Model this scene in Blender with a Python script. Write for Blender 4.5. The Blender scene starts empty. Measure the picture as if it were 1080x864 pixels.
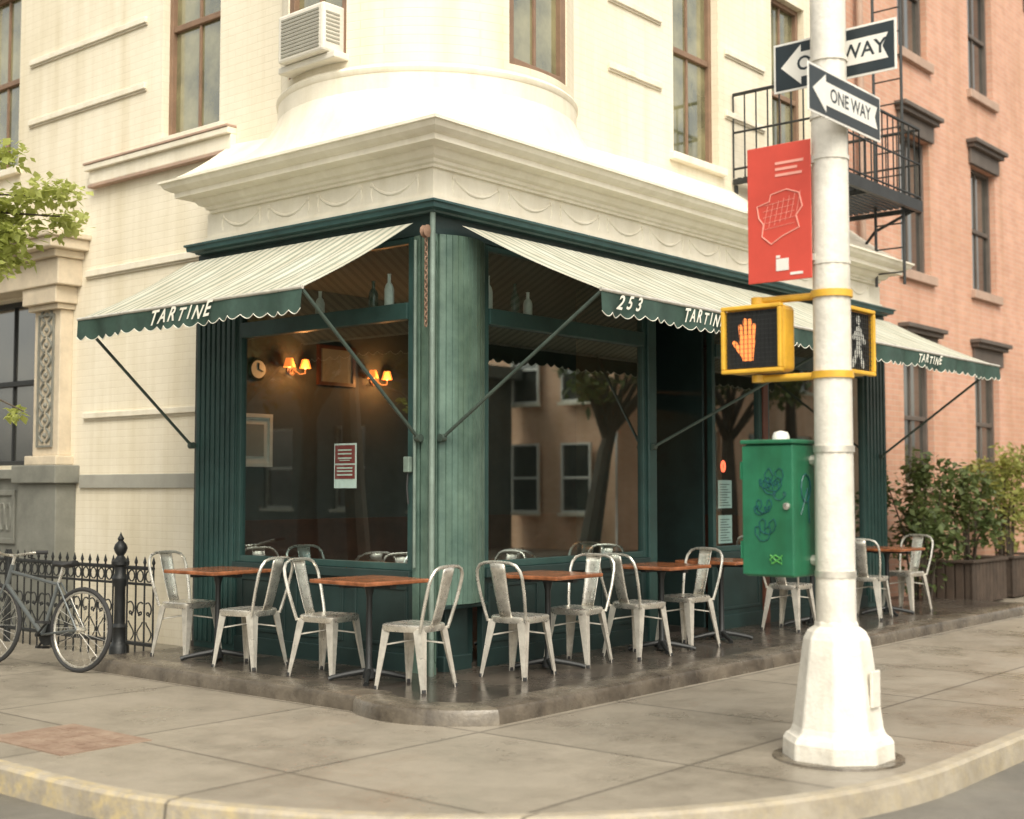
import bpy, bmesh, math, random
from mathutils import Vector, Matrix
R=math.radians; PI=math.pi
random.seed(7)
S=bpy.context.scene; COL=S.collection
ORG={}
Vc=Vector
X=Vc((1,0,0)); Y=Vc((0,1,0)); Z=Vc((0,0,1))

# ------------------------------------------------------------------ helpers
def tag(o,label=None,cat=None,group=None,kind=None):
    if label:o['label']=label
    if cat:o['category']=cat
    if group:o['group']=group
    if kind:o['kind']=kind
    return o
def thing(name,loc,label,cat,group=None):
    o=bpy.data.objects.new(name,None); COL.objects.link(o); o.location=loc
    o.empty_display_size=.1; ORG[o.name]=Vc(loc)
    return tag(o,label,cat,group)
def copy_tree(o,parent=None):
    c=o.copy(); COL.objects.link(c)
    if parent: c.parent=parent
    for ch in list(o.children): copy_tree(ch,c)
    return c
class MB:
    def __init__(s): s.v=[]; s.f=[]
    def add(s,vs,fs):
        n=len(s.v); s.v+=[Vc(p) for p in vs]; s.f+=[tuple(i+n for i in f) for f in fs]; return s
    def quad(s,a,b,c,d): return s.add([a,b,c,d],[(0,1,2,3)])
    def box(s,x0,x1,y0,y1,z0,z1):
        return s.add([(x0,y0,z0),(x1,y0,z0),(x1,y1,z0),(x0,y1,z0),(x0,y0,z1),(x1,y0,z1),(x1,y1,z1),(x0,y1,z1)],
            [(0,3,2,1),(4,5,6,7),(0,1,5,4),(1,2,6,5),(2,3,7,6),(3,0,4,7)])
    def fbox(s,O,U,W,N,u0,u1,w0,w1,n0,n1):
        P=lambda a,b,c:O+U*a+W*b+N*c
        return s.add([P(u0,w0,n0),P(u1,w0,n0),P(u1,w1,n0),P(u0,w1,n0),P(u0,w0,n1),P(u1,w0,n1),P(u1,w1,n1),P(u0,w1,n1)],
            [(0,3,2,1),(4,5,6,7),(0,1,5,4),(1,2,6,5),(2,3,7,6),(3,0,4,7)])
    def tube(s,pts,r,n=8,closed=False,cap=True):
        pts=[Vc(p) for p in pts]; m=len(pts)
        rr=r if isinstance(r,(list,tuple)) else [r]*m
        T=[]
        for i in range(m):
            if closed: t=pts[(i+1)%m]-pts[i-1]
            else: t=pts[min(i+1,m-1)]-pts[max(i-1,0)]
            T.append(t.normalized())
        a=Vc((0,0,1)) if abs(T[0].z)<.9 else Vc((1,0,0))
        nrm=(a-T[0]*a.dot(T[0])).normalized()
        vs=[]
        for i in range(m):
            nrm=(nrm-T[i]*nrm.dot(T[i]))
            if nrm.length<1e-6: nrm=T[i].orthogonal()
            nrm.normalize(); b=T[i].cross(nrm)
            for k in range(n):
                q=2*PI*k/n; vs.append(pts[i]+(nrm*math.cos(q)+b*math.sin(q))*rr[i])
        fs=[]
        for i in range(m if closed else m-1):
            j=(i+1)%m
            for k in range(n): fs.append((i*n+k,i*n+(k+1)%n,j*n+(k+1)%n,j*n+k))
        if cap and not closed:
            fs.append(tuple(range(n-1,-1,-1))); fs.append(tuple((m-1)*n+k for k in range(n)))
        return s.add(vs,fs)
    def lathe(s,prof,c=(0,0,0),n=16,ax=Z,ph=0):
        c=Vc(c); ax=Vc(ax).normalized(); a=ax.orthogonal().normalized()
        if abs(ax.z)>.99: a=Vc((1,0,0))
        b=ax.cross(a); vs=[];fs=[]; m=len(prof)
        for r,z in prof:
            for k in range(n):
                q=ph+2*PI*k/n; vs.append(c+ax*z+(a*math.cos(q)+b*math.sin(q))*max(r,1e-4))
        for i in range(m-1):
            for k in range(n): fs.append((i*n+k,i*n+(k+1)%n,(i+1)*n+(k+1)%n,(i+1)*n+k))
        fs.append(tuple(range(n-1,-1,-1))); fs.append(tuple((m-1)*n+k for k in range(n)))
        return s.add(vs,fs)
    def prism(s,poly,O,U,W,N,d):
        n=len(poly); O=Vc(O)
        vs=[O+U*a+W*b for a,b in poly]+[O+U*a+W*b+N*d for a,b in poly]
        fs=[tuple(range(n-1,-1,-1)),tuple(range(n,2*n))]
        for i in range(n): fs.append((i,(i+1)%n,n+(i+1)%n,n+i))
        return s.add(vs,fs)
    def text(s,body,O,U,W,size,shear=0,off=0,rot=0,sx=1):
        cu=bpy.data.curves.new('t','FONT'); cu.body=body; cu.size=size; cu.shear=shear; cu.offset=off
        cu.align_x='CENTER'; cu.align_y='CENTER'; cu.resolution_u=3
        o=bpy.data.objects.new('t',cu); COL.objects.link(o)
        dg=bpy.context.evaluated_depsgraph_get(); dg.update()
        me=bpy.data.meshes.new_from_object(o.evaluated_get(dg))
        c,sn=math.cos(rot),math.sin(rot)
        s.add([O+U*(v.co.x*sx*c-v.co.y*sn)+W*(v.co.x*sx*sn+v.co.y*c) for v in me.vertices],[tuple(p.vertices) for p in me.polygons])
        bpy.data.objects.remove(o); bpy.data.curves.remove(cu); bpy.data.meshes.remove(me)
        return s
    def leaves(s,c,rad,n,size,shell=.35,rng=random):
        c=Vc(c)
        for _ in range(n):
            d=Vc((rng.gauss(0,1),rng.gauss(0,1),rng.gauss(0,1))).normalized()*(rng.random()**shell)
            p=c+Vc((d.x*rad[0],d.y*rad[1],d.z*rad[2]))
            a=Vc((rng.gauss(0,1),rng.gauss(0,1),rng.gauss(0,.6))).normalized()
            b=a.cross(Vc((rng.gauss(0,.5),rng.gauss(0,.5),1))).normalized()
            l=size*rng.uniform(.6,1.3); w=l*.33
            s.add([p,p+a*l*.5+b*w,p+a*l+Vc((0,0,-l*.15)),p+a*l*.5-b*w],[(0,1,2,3)])
        return s
    def build(s,name,mat,parent=None,smooth=False,bevel=0,seg=2,org=None,recalc=True):
        off=ORG[parent.name] if parent else (Vc(org) if org else Vc((0,0,0)))
        me=bpy.data.meshes.new(name)
        me.from_pydata([tuple(v-off) for v in s.v],[],s.f)
        if recalc:
            bm=bmesh.new(); bm.from_mesh(me); bmesh.ops.recalc_face_normals(bm,faces=bm.faces); bm.to_mesh(me); bm.free()
        if smooth:
            me.polygons.foreach_set('use_smooth',[True]*len(me.polygons)); me.set_sharp_from_angle(angle=R(38))
        me.materials.append(mat); me.update()
        o=bpy.data.objects.new(name,me); COL.objects.link(o)
        if parent: o.parent=parent
        elif org: o.location=org
        ORG[o.name]=off
        if bevel:
            m=o.modifiers.new('bevel','BEVEL'); m.width=bevel; m.segments=seg; m.limit_method='ANGLE'; m.angle_limit=R(40)
        return o

# ------------------------------------------------------------------ materials
def nt(name):
    m=bpy.data.materials.new(name); m.use_nodes=True; t=m.node_tree
    b=t.nodes['Principled BSDF']; return m,t,b
def L(t,a,b): t.links.new(a,b)
def noise(t,scale,detail=5,rough=.6,vec=None):
    n=t.nodes.new('ShaderNodeTexNoise'); n.inputs['Scale'].default_value=scale; n.inputs['Detail'].default_value=detail
    n.inputs['Roughness'].default_value=rough
    if vec is None:
        tc=t.nodes.new('ShaderNodeTexCoord'); vec=tc.outputs['Object']
    L(t,vec,n.inputs['Vector']); return n.outputs['Fac']
def ramp(t,fac,stops):
    r=t.nodes.new('ShaderNodeValToRGB'); e=r.color_ramp.elements
    while len(e)<len(stops): e.new(.5)
    for i,(p,c) in enumerate(stops):
        e[i].position=p; e[i].color=(c[0],c[1],c[2],1) if isinstance(c,(tuple,list)) else (c,c,c,1)
    L(t,fac,r.inputs['Fac']); return r.outputs['Color']
def math_(t,op,a,b=None,c=None):
    n=t.nodes.new('ShaderNodeMath'); n.operation=op
    for i,v in enumerate((a,b,c)):
        if v is None: continue
        if isinstance(v,(int,float)): n.inputs[i].default_value=v
        else: L(t,v,n.inputs[i])
    return n.outputs[0]
def mixc(t,fac,a,b,mode='MIX'):
    n=t.nodes.new('ShaderNodeMix'); n.data_type='RGBA'; n.blend_type=mode
    for sock,v in ((n.inputs[0],fac),(n.inputs[6],a),(n.inputs[7],b)):
        if isinstance(v,(int,float)): sock.default_value=v
        elif isinstance(v,(tuple,list)): sock.default_value=(v[0],v[1],v[2],1)
        else: L(t,v,sock)
    return n.outputs[2]
def bump(t,b,h,strength,dist=.01):
    n=t.nodes.new('ShaderNodeBump'); n.inputs['Strength'].default_value=strength; n.inputs['Distance'].default_value=dist
    L(t,h,n.inputs['Height']); L(t,n.outputs['Normal'],b.inputs['Normal'])
def sc(c,k): return tuple(min(1,x*k) for x in c)
def mat(name,col,rough=.6,metal=0,var=.18,vs=3.,bp=0,bs=40.,rv=0,col2=None,spec=.5,emit=None,es=0,lo=.3,hi=.7,streak=0):
    m,t,b=nt(name)
    f=noise(t,vs,7,.65)
    c=ramp(t,f,[(lo,sc(col,1-var)),(hi,col2 if col2 else sc(col,1+var))])
    if streak:
        tc=t.nodes.new('ShaderNodeTexCoord'); mp=t.nodes.new('ShaderNodeMapping'); mp.inputs['Scale'].default_value=(5,5,.5); L(t,tc.outputs['Object'],mp.inputs[0])
        c=mixc(t,1.,c,ramp(t,noise(t,1.,7,.65,mp.outputs[0]),[(.34,(1-streak,1-streak*1.15,1-streak*1.6)),(.56,(1,1,1))]),'MULTIPLY')
    L(t,c,b.inputs['Base Color'])
    b.inputs['Metallic'].default_value=metal; b.inputs['Roughness'].default_value=rough
    b.inputs['Specular IOR Level'].default_value=spec
    if rv:
        L(t,ramp(t,noise(t,vs*1.7,5),[(.3,max(.03,rough-rv)),(.7,min(1,rough+rv))]),b.inputs['Roughness'])
    if bp: bump(t,b,noise(t,bs,4),bp)
    if emit:
        b.inputs['Emission Color'].default_value=(*emit,1); b.inputs['Emission Strength'].default_value=es
    return m
def wallvec(t):
    tc=t.nodes.new('ShaderNodeTexCoord'); s=t.nodes.new('ShaderNodeSeparateXYZ'); L(t,tc.outputs['Object'],s.inputs[0])
    c=t.nodes.new('ShaderNodeCombineXYZ'); L(t,math_(t,'ADD',s.outputs[0],s.outputs[1]),c.inputs[0]); L(t,s.outputs[2],c.inputs[1])
    return c.outputs[0],tc.outputs['Object']
def brick(name,c1,c2,mortar,bp=.4,var=.12,rough=.8,stain=.75):
    m,t,b=nt(name); v,ob=wallvec(t)
    k=t.nodes.new('ShaderNodeTexBrick'); L(t,v,k.inputs['Vector'])
    for nm,val in (('Scale',1.),('Brick Width',.215),('Row Height',.072),('Mortar Size',.005),('Mortar Smooth',.5)): k.inputs[nm].default_value=val
    k.inputs['Color1'].default_value=(*c1,1); k.inputs['Color2'].default_value=(*c2,1); k.inputs['Mortar'].default_value=(*mortar,1)
    st=ramp(t,noise(t,.9,8,.65,ob),[(.3,(stain,stain*.98,stain*.93)),(.65,(1,1,1))])
    c=mixc(t,1.,k.outputs['Color'],st,'MULTIPLY')
    mp=t.nodes.new('ShaderNodeMapping'); mp.inputs['Scale'].default_value=(3.5,3.5,.22); L(t,ob,mp.inputs[0])
    c=mixc(t,1.,c,ramp(t,noise(t,1.,6,.6,mp.outputs[0]),[(.32,(.88,.855,.79)),(.55,(1,1,1))]),'MULTIPLY')
    L(t,c,b.inputs['Base Color']); b.inputs['Roughness'].default_value=rough
    inv=math_(t,'SUBTRACT',1.,k.outputs['Fac']); h=math_(t,'ADD',inv,math_(t,'MULTIPLY',noise(t,30,4,.6,ob),.5))
    bump(t,b,h,bp,.006)
    return m
M={}
M['white_brick']=brick('painted brick',(.84,.775,.635),(.82,.755,.615),(.77,.70,.56),.3,stain=.9)
M['red_brick']=brick('red brick',(.65,.37,.265),(.58,.315,.225),(.58,.46,.365),.35,stain=.86)
M['grey_brick']=brick('grey far brick',(.17,.19,.175),(.14,.16,.15),(.2,.2,.18),.2)
M['cream_brick']=brick('orange far brick',(.88,.56,.38),(.82,.49,.32),(.82,.66,.52),.2)
M['white']=mat('cream painted stone',(.80,.735,.60),.65,0,.07,2.5,.25,25,col2=(.86,.80,.665),streak=.10)
M['bandline']=mat('painted band shadow',(.55,.49,.38),.7,0,.15,4,.15,25)
M['cornice']=mat('cornice paint',(.81,.75,.62),.6,0,.08,3,.2,30,col2=(.87,.815,.69),streak=.07)
M['greyband']=mat('grey band',(.36,.35,.30),.7,0,.12,3)
M['stone']=mat('carved limestone',(.60,.51,.38),.75,0,.18,4,.3,30)
M['greystone']=mat('dark stone',(.20,.20,.17),.75,0,.2,4,.3,30)
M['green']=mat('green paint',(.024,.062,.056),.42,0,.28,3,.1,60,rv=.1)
M['green_lit']=mat('worn sage green paint',(.07,.135,.108),.5,0,.3,4,.25,50,rv=.1,col2=(.125,.20,.16),streak=.2)  # worn sage green; brightness of the lit corner is put into the colour
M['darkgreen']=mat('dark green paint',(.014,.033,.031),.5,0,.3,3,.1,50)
M['bluebeam']=mat('blue green beam',(.028,.068,.066),.45,0,.3,4)
M['armgreen']=mat('awning arm paint',(.06,.085,.07),.45,.2,.3,6)
M['brownframe']=mat('brown window paint',(.22,.135,.085),.55,0,.2,6)
M['brownstone']=mat('brown lintel',(.11,.09,.075),.7,0,.2,5)
M['sillstone']=mat('pinkish sill',(.42,.29,.22),.75,0,.15,5)
M['iron']=mat('black iron',(.028,.03,.03),.45,.3,.3,8,.1,60)
M['steel']=mat('galvanised steel',(.63,.60,.525),.30,.75,.2,12,.08,90,rv=.12,col2=(.87,.835,.75))
M['steel2']=mat('pale galvanised steel',(.66,.62,.54),.36,.5,.18,12,rv=.1,col2=(.83,.79,.70))
M['pipe']=mat('pale pipe paint',(.17,.225,.19),.5,.1,.3,5,.1,40)
M['wood']=mat('wet orange wood',(.21,.07,.028),.2,0,.4,7,.1,40,col2=(.40,.15,.065))
M['darkwood']=mat('dark varnished wood',(.055,.02,.012),.35,0,.35,5,col2=(.10,.035,.02))
M['planterwood']=mat('planter wood',(.06,.042,.03),.7,0,.4,5,.2,30)
M['polewhite']=mat('pole paint',(.74,.705,.625),.5,0,.18,5,.5,28,col2=(.83,.79,.705),streak=.08)
M['yellow']=mat('signal yellow',(.68,.39,.04),.45,0,.2,8)
M['black']=mat('black plastic',(.025,.027,.027),.5,0,.2,6)
M['signblack']=mat('sign black',(.02,.03,.036),.4,0,.2,5)
M['signwhite']=mat('sign white',(.76,.74,.68),.45,0,.08,5)
M['red']=mat('banner red',(.60,.075,.05),.45,0,.1,3)
M['palered']=mat('banner pale ink',(.85,.40,.32),.5,0,.05,5)
M['cabgreen']=mat('cabinet green',(.018,.14,.07),.42,0,.25,4,.06,30,streak=.2)
M['ink']=mat('graffiti ink',(.012,.075,.085),.4,0,.3,8)
M['lime']=mat('green ink',(.08,.32,.07),.4,0,.1,8)
M['letter']=mat('cream lettering',(.76,.74,.64),.7,0,.12,12)
M['valance']=mat('valance canvas',(.036,.072,.056),.8,0,.3,5,.1,60)
M['paper']=mat('paper',(.86,.85,.78),.7,0,.05,20)
M['paperink']=mat('paper print',(.22,.20,.18),.7,0,.1,20)
M['maroon']=mat('maroon sign',(.33,.05,.045),.5,0,.1,10)
M['hand']=mat('orange signal',(.9,.3,.08),.5,0,.02,5,emit=(1,.27,.07),es=1.1)
M['man']=mat('white signal',(.66,.65,.58),.5,0,.02,5,emit=(1,.97,.85),es=.1)
M['lamp']=mat('lamp glow',(1,.4,.12),.5,0,.02,5,emit=(1,.2,.035),es=1.5)
M['bulb']=mat('bulb glow',(1,.5,.2),.5,0,.02,5,emit=(1,.36,.1),es=5)
M['neon']=mat('neon red',(1,.1,.05),.5,0,.02,5,emit=(1,.12,.05),es=4)
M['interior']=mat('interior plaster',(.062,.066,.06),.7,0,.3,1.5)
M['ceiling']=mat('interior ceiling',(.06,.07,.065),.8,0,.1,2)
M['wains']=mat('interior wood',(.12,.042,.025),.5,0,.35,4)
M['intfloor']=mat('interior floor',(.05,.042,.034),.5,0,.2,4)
M['glassbottle']=mat('bottle glass',(.05,.075,.055),.1,0,.1,5)
M['rubber']=mat('rubber',(.03,.03,.03),.7,0,.2,8)
M['bike']=mat('bike paint',(.14,.155,.155),.35,.4,.1,8)
M['bark']=mat('bark',(.07,.055,.04),.9,0,.3,6,.6,25)
M['rust']=mat('rusty iron',(.22,.12,.075),.75,.2,.3,9,.3,60,col2=(.30,.19,.13))
M['rustplate']=mat('faded reddish plate',(.24,.145,.10),.6,.0,.25,6,.3,60,col2=(.33,.245,.18))
M['acwhite']=mat('air conditioner plastic',(.70,.66,.57),.5,0,.08,5)
M['acdark']=mat('air conditioner vents',(.30,.29,.24),.6,0,.1,8)
M['asphalt']=mat('asphalt',(.15,.14,.12),.5,0,.25,1.6,.5,120,rv=.2)
M['earth']=mat('far ground',(.12,.11,.09),.9,0,.2,.3)
def curbmat():
    m,t,b=nt('kerb stone'); tc=t.nodes.new('ShaderNodeTexCoord'); s=t.nodes.new('ShaderNodeSeparateXYZ'); L(t,tc.outputs['Object'],s.inputs[0])
    ob=tc.outputs['Object']
    stone=ramp(t,noise(t,4,7,.7,ob),[(.3,(.26,.225,.17)),(.7,(.42,.37,.29))])
    worn=ramp(t,noise(t,9,8,.8,ob),[(.46,0.),(.62,1.)])
    zone=ramp(t,math_(t,'MULTIPLY_ADD',s.outputs[1],.35,1.1),[(.15,.2),(.6,.65)])
    c=mixc(t,math_(t,'MULTIPLY',worn,zone),stone,(.53,.41,.19))
    f=math_(t,'FRACT',math_(t,'DIVIDE',math_(t,'ADD',s.outputs[1],30.35),1.52)); c=mixc(t,math_(t,'MULTIPLY',math_(t,'LESS_THAN',f,.012),.7),c,(.06,.05,.04))
    L(t,c,b.inputs['Base Color']); b.inputs['Roughness'].default_value=.65; bump(t,b,noise(t,30,5,.6,ob),.5,.01); return m
M['curb']=curbmat()

def sidewalk(name,base,dark,period,rough0,rough1,jx=.0,jy=.0,joint=.012,spots=.3):
    m,t,b=nt(name)
    tc=t.nodes.new('ShaderNodeTexCoord'); s=t.nodes.new('ShaderNodeSeparateXYZ'); L(t,tc.outputs['Object'],s.inputs[0])
    def line(o,off):
        f=math_(t,'FRACT',math_(t,'ADD',math_(t,'DIVIDE',o,period),off+20.)); d=math_(t,'ABSOLUTE',math_(t,'SUBTRACT',f,.5))
        return math_(t,'LESS_THAN',d,joint/period)
    ln=math_(t,'MAXIMUM',line(s.outputs[0],jx),line(s.outputs[1],jy))
    n1=noise(t,.55,8,.7); n2=noise(t,7,6,.7); n3=noise(t,160,2,.5); n4=noise(t,1.3,7,.7)
    f=math_(t,'ADD',math_(t,'ADD',math_(t,'MULTIPLY',n1,.5),math_(t,'MULTIPLY',n2,.22)),math_(t,'MULTIPLY',n4,.28))
    c=ramp(t,f,[(.35,dark),(.5,sc(base,.94)),(.65,sc(base,1.12))])
    fx=math_(t,'FLOOR',math_(t,'ADD',math_(t,'DIVIDE',s.outputs[0],period),jx+20.5)); fy=math_(t,'FLOOR',math_(t,'ADD',math_(t,'DIVIDE',s.outputs[1],period),jy+20.5))
    cb=t.nodes.new('ShaderNodeCombineXYZ'); L(t,fx,cb.inputs[0]); L(t,fy,cb.inputs[1])
    wn=t.nodes.new('ShaderNodeTexWhiteNoise'); L(t,cb.outputs[0],wn.inputs['Vector'])
    c=mixc(t,1.,c,ramp(t,wn.outputs['Value'],[(0,.85),(1,1.05)]),'MULTIPLY')
    c=mixc(t,1.,c,ramp(t,n3,[(.3,.84),(.7,1.08)]),'MULTIPLY')
    vo=t.nodes.new('ShaderNodeTexVoronoi'); vo.inputs['Scale'].default_value=3.2; L(t,tc.outputs['Object'],vo.inputs['Vector'])
    c=mixc(t,math_(t,'MULTIPLY',math_(t,'LESS_THAN',vo.outputs['Distance'],.06),spots),c,(.07,.06,.05))
    c=mixc(t,math_(t,'MULTIPLY',ln,.6),c,(.05,.042,.034))
    L(t,c,b.inputs['Base Color'])
    L(t,ramp(t,n4,[(.38,rough0),(.6,rough1)]),b.inputs['Roughness'])
    bump(t,b,math_(t,'SUBTRACT',math_(t,'MULTIPLY',n2,.6),ln),.3,.008)
    return m
M['sidewalk']=sidewalk('concrete pavement',(.315,.276,.218),(.215,.187,.147),1.52,.22,.58,.2,.43)
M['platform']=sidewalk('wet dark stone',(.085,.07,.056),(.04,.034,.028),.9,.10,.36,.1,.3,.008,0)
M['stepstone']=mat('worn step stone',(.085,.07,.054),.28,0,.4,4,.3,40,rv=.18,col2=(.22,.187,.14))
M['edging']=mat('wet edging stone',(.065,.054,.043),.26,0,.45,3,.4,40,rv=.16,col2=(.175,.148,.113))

def stripes(name,axis):
    m,t,b=nt(name)
    tc=t.nodes.new('ShaderNodeTexCoord'); s=t.nodes.new('ShaderNodeSeparateXYZ'); L(t,tc.outputs['Object'],s.inputs[0])
    f=math_(t,'FRACT',math_(t,'DIVIDE',math_(t,'ADD',s.outputs[axis],20.),.104))
    c=ramp(t,f,[(0,(.57,.55,.46)),(.54,(.57,.55,.46)),(.57,(.31,.335,.275)),(.97,(.31,.335,.275))])
    f2=ramp(t,noise(t,2.2,7,.65),[(.3,(.74,.72,.66)),(.7,(1,1,1))])
    L(t,mixc(t,1.,c,f2,'MULTIPLY'),b.inputs['Base Color']); b.inputs['Roughness'].default_value=.85
    bump(t,b,noise(t,9,4),.2,.01)
    return m
M['stripeY']=stripes('awning stripes left',1); M['stripeX']=stripes('awning stripes right',0)

def glass(name,base=.25,tint=(.68,.84,.85)):
    m,t,b=nt(name); t.nodes.remove(b)
    out=t.nodes['Material Output']; tr=t.nodes.new('ShaderNodeBsdfTransparent'); tr.inputs[0].default_value=(*tint,1)
    gl=t.nodes.new('ShaderNodeBsdfGlossy'); gl.inputs['Roughness'].default_value=.008; gl.inputs['Color'].default_value=(.88,1,.98,1)
    lw=t.nodes.new('ShaderNodeLayerWeight'); lw.inputs[0].default_value=.5
    fac=math_(t,'ADD',math_(t,'MULTIPLY',math_(t,'POWER',lw.outputs['Facing'],4.),.74),base)
    mx=t.nodes.new('ShaderNodeMixShader'); L(t,fac,mx.inputs[0]); L(t,tr.outputs[0],mx.inputs[1]); L(t,gl.outputs[0],mx.inputs[2])
    L(t,mx.outputs[0],out.inputs['Surface']); return m
M['glass']=glass('shop glass'); M['glassleft']=glass('shop glass left',.15,(.78,.9,.9))
def pane(name,c1,c2,spec=1.,sc_=.9):
    m,t,b=nt(name); L(t,ramp(t,noise(t,sc_,5,.6),[(.35,c1),(.65,c2)]),b.inputs['Base Color'])
    b.inputs['Roughness'].default_value=.06; b.inputs['IOR'].default_value=1.9; b.inputs['Specular IOR Level'].default_value=spec
    return m
M['pane']=pane('upper panes',(.06,.065,.03),(.28,.26,.13),sc_=1.6)  # yellow-green mottling painted in for foliage reflected in the glass
M['panedark']=pane('dark panes',(.025,.03,.03),(.09,.085,.07))
def leafmat(name,c1,c2,tr=.35):
    m,t,b=nt(name); c=ramp(t,noise(t,2.2,6,.8),[(.3,c1),(.7,c2)])
    L(t,c,b.inputs['Base Color']); b.inputs['Roughness'].default_value=.55
    tl=t.nodes.new('ShaderNodeBsdfTranslucent'); L(t,c,tl.inputs[0]); mx=t.nodes.new('ShaderNodeMixShader'); mx.inputs[0].default_value=tr
    L(t,b.outputs[0],mx.inputs[1]); L(t,tl.outputs[0],mx.inputs[2]); L(t,mx.outputs[0],t.nodes['Material Output'].inputs['Surface']); return m
M['leafbright']=leafmat('spring leaves',(.30,.35,.07),(.60,.62,.22),.5)
M['leafdark']=leafmat('shrub leaves',(.04,.075,.022),(.19,.23,.075),.35)
M['leafmid']=leafmat('yellow green shrub leaves',(.16,.19,.045),(.44,.44,.13),.45)
M['leaffar']=leafmat('street tree leaves',(.04,.06,.02),(.2,.23,.08),.35)

# ------------------------------------------------------------------ world, light, camera
w=bpy.data.worlds.new('World'); S.world=w; w.use_nodes=True; t=w.node_tree
bg=t.nodes['Background']; sky=t.nodes.new('ShaderNodeTexSky'); sky.sky_type='NISHITA'; sky.sun_disc=False
tosun=Vc((-.62,-.76,1.15)).normalized()
sky.sun_elevation=math.asin(tosun.z); sky.sun_rotation=math.atan2(tosun.x,tosun.y)
sky.dust_density=3.; sky.air_density=1.2
hs=t.nodes.new('ShaderNodeHueSaturation'); hs.inputs['Saturation'].default_value=.22; hs.inputs['Value'].default_value=1.9; L(t,sky.outputs[0],hs.inputs['Color'])
L(t,mixc(t,1.,hs.outputs[0],(1.,.965,.875),'MULTIPLY'),bg.inputs['Color']); bg.inputs['Strength'].default_value=.15
sl=bpy.data.lights.new('sun','SUN'); sl.energy=2.35; sl.angle=R(40); sl.color=(1,.93,.80)
so=bpy.data.objects.new('sun',sl); COL.objects.link(so); so.rotation_euler=(-tosun).to_track_quat('-Z','Y').to_euler(); so.location=(-10,-15,20)
cd=bpy.data.cameras.new('camera'); co=bpy.data.objects.new('camera',cd); COL.objects.link(co); S.camera=co
co.location=(-7.274,-6.888,1.5); co.rotation_euler=(R(90+3.39),0,R(-50)); cd.lens=46.67; cd.sensor_width=36; cd.clip_end=600
cd.dof.use_dof=True; cd.dof.focus_distance=10.3; cd.dof.aperture_fstop=1.3
S.view_settings.view_transform='Standard'; S.view_settings.look='None'; S.view_settings.exposure=0

# ------------------------------------------------------------------ ground, road, pavement
tag(MB().quad((-200,-200,-.14),(200,-200,-.14),(200,200,-.14),(-200,200,-.14)).build('ground',M['earth']),kind='structure')
tag(MB().quad((-60,-60,-.134),(60,-60,-.134),(60,60,-.134),(-60,60,-.134)).build('road',M['asphalt']),kind='structure')
def kerbpath(off,rad=3.4):
    cx,cy=-.1,-.65; pts=[(-3.5-off,45)]
    for i in range(25):
        q=R(180+90*i/24); pts.append((cx+(rad+off)*math.cos(q),cy+(rad+off)*math.sin(q)))
    pts.append((45,-4.05-off)); return pts
inner=kerbpath(-.107)
tag(MB().prism(inner+[(45,45)],(0,0,-.13),X,Y,Z,.13).build('pavement',M['sidewalk']),kind='structure')
mb=MB(); a=kerbpath(0); b=kerbpath(-.105); n=len(a)
vs=[];fs=[]
for (p,q) in zip(a,b):
    vs+=[(p[0],p[1],-.134),(p[0]+(q[0]-p[0])*.12,p[1]+(q[1]-p[1])*.12,-.012),(p[0]+(q[0]-p[0])*.3,p[1]+(q[1]-p[1])*.3,.004),(q[0],q[1],.004),(q[0],q[1],-.1)]
for i in range(n-1):
    for k in range(4): fs.append((i*5+k,i*5+k+1,i*5+5+k+1,i*5+5+k))
tag(mb.add(vs,fs).build('kerb',M['curb'],smooth=True),kind='structure')
tag(MB().box(-40,60,-22,-11.4,-.13,0).build('pavement_across',M['sidewalk']),kind='structure')
tag(MB().box(-22,-11.4,-11.2,45,-.13,0).build('pavement_across',M['sidewalk']),kind='structure')

# raised terrace with edging stones that bulge round the corner
def edgepath(off):
    cx,cy,r0=-.38,-.70,.78-off; xl=-1.03+off; yb=-1.35+off
    a0=math.acos((xl-cx)/r0); a1=PI+math.asin(-(yb-cy)/r0)
    pts=[(xl,2.9)]
    for i in range(21):
        q=a0+(a1-a0)*i/20; pts.append((cx+r0*math.cos(q),cy+r0*math.sin(q)))
    pts.append((9.2,yb)); return pts
TZ=.106
ep=edgepath(.262)
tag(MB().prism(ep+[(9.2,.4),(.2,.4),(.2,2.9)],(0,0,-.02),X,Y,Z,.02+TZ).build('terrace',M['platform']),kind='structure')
def edging(i0,i1,zt,name,mt,ext=0):
    a=edgepath(-ext); b=edgepath(.26); mb=MB(); vs=[];fs=[]; n=i1-i0
    for (p,q) in zip(a[i0:i1],b[i0:i1]):
        P2=lambda s:(p[0]+(q[0]-p[0])*s,p[1]+(q[1]-p[1])*s)
        vs+=[(*P2(-.03),-.02),(*P2(0),zt-.036),(*P2(.05),zt-.010),(*P2(.14),zt),(*P2(1),zt),(*P2(1),-.02)]
    for i in range(n-1):
        for k in range(5): fs.append((i*6+k,i*6+k+1,i*6+6+k+1,i*6+6+k))
    fs+=[tuple(range(6)),tuple((n-1)*6+k for k in range(6))]
    tag(mb.add(vs,fs).build(name,M[mt],smooth=True),kind='structure')
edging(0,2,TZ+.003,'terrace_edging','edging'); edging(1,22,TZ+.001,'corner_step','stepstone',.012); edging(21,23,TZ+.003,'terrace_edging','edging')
c=Vc((-2.82,.32,.003))
o=MB().fbox(c,Y,X,Z,-.42,.42,-.3,.3,-.02,.003)
for i in range(6):
    for j in range(4): o.fbox(c,Y,X,Z,-.36+i*.125,-.27+i*.125,-.25+j*.13,-.16+j*.13,.003,.005)
rp=thing('access_plate',c,'faded reddish access plate set in the pavement at lower left','metal plate')
o.build('cover',M['rustplate'],rp)

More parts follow.
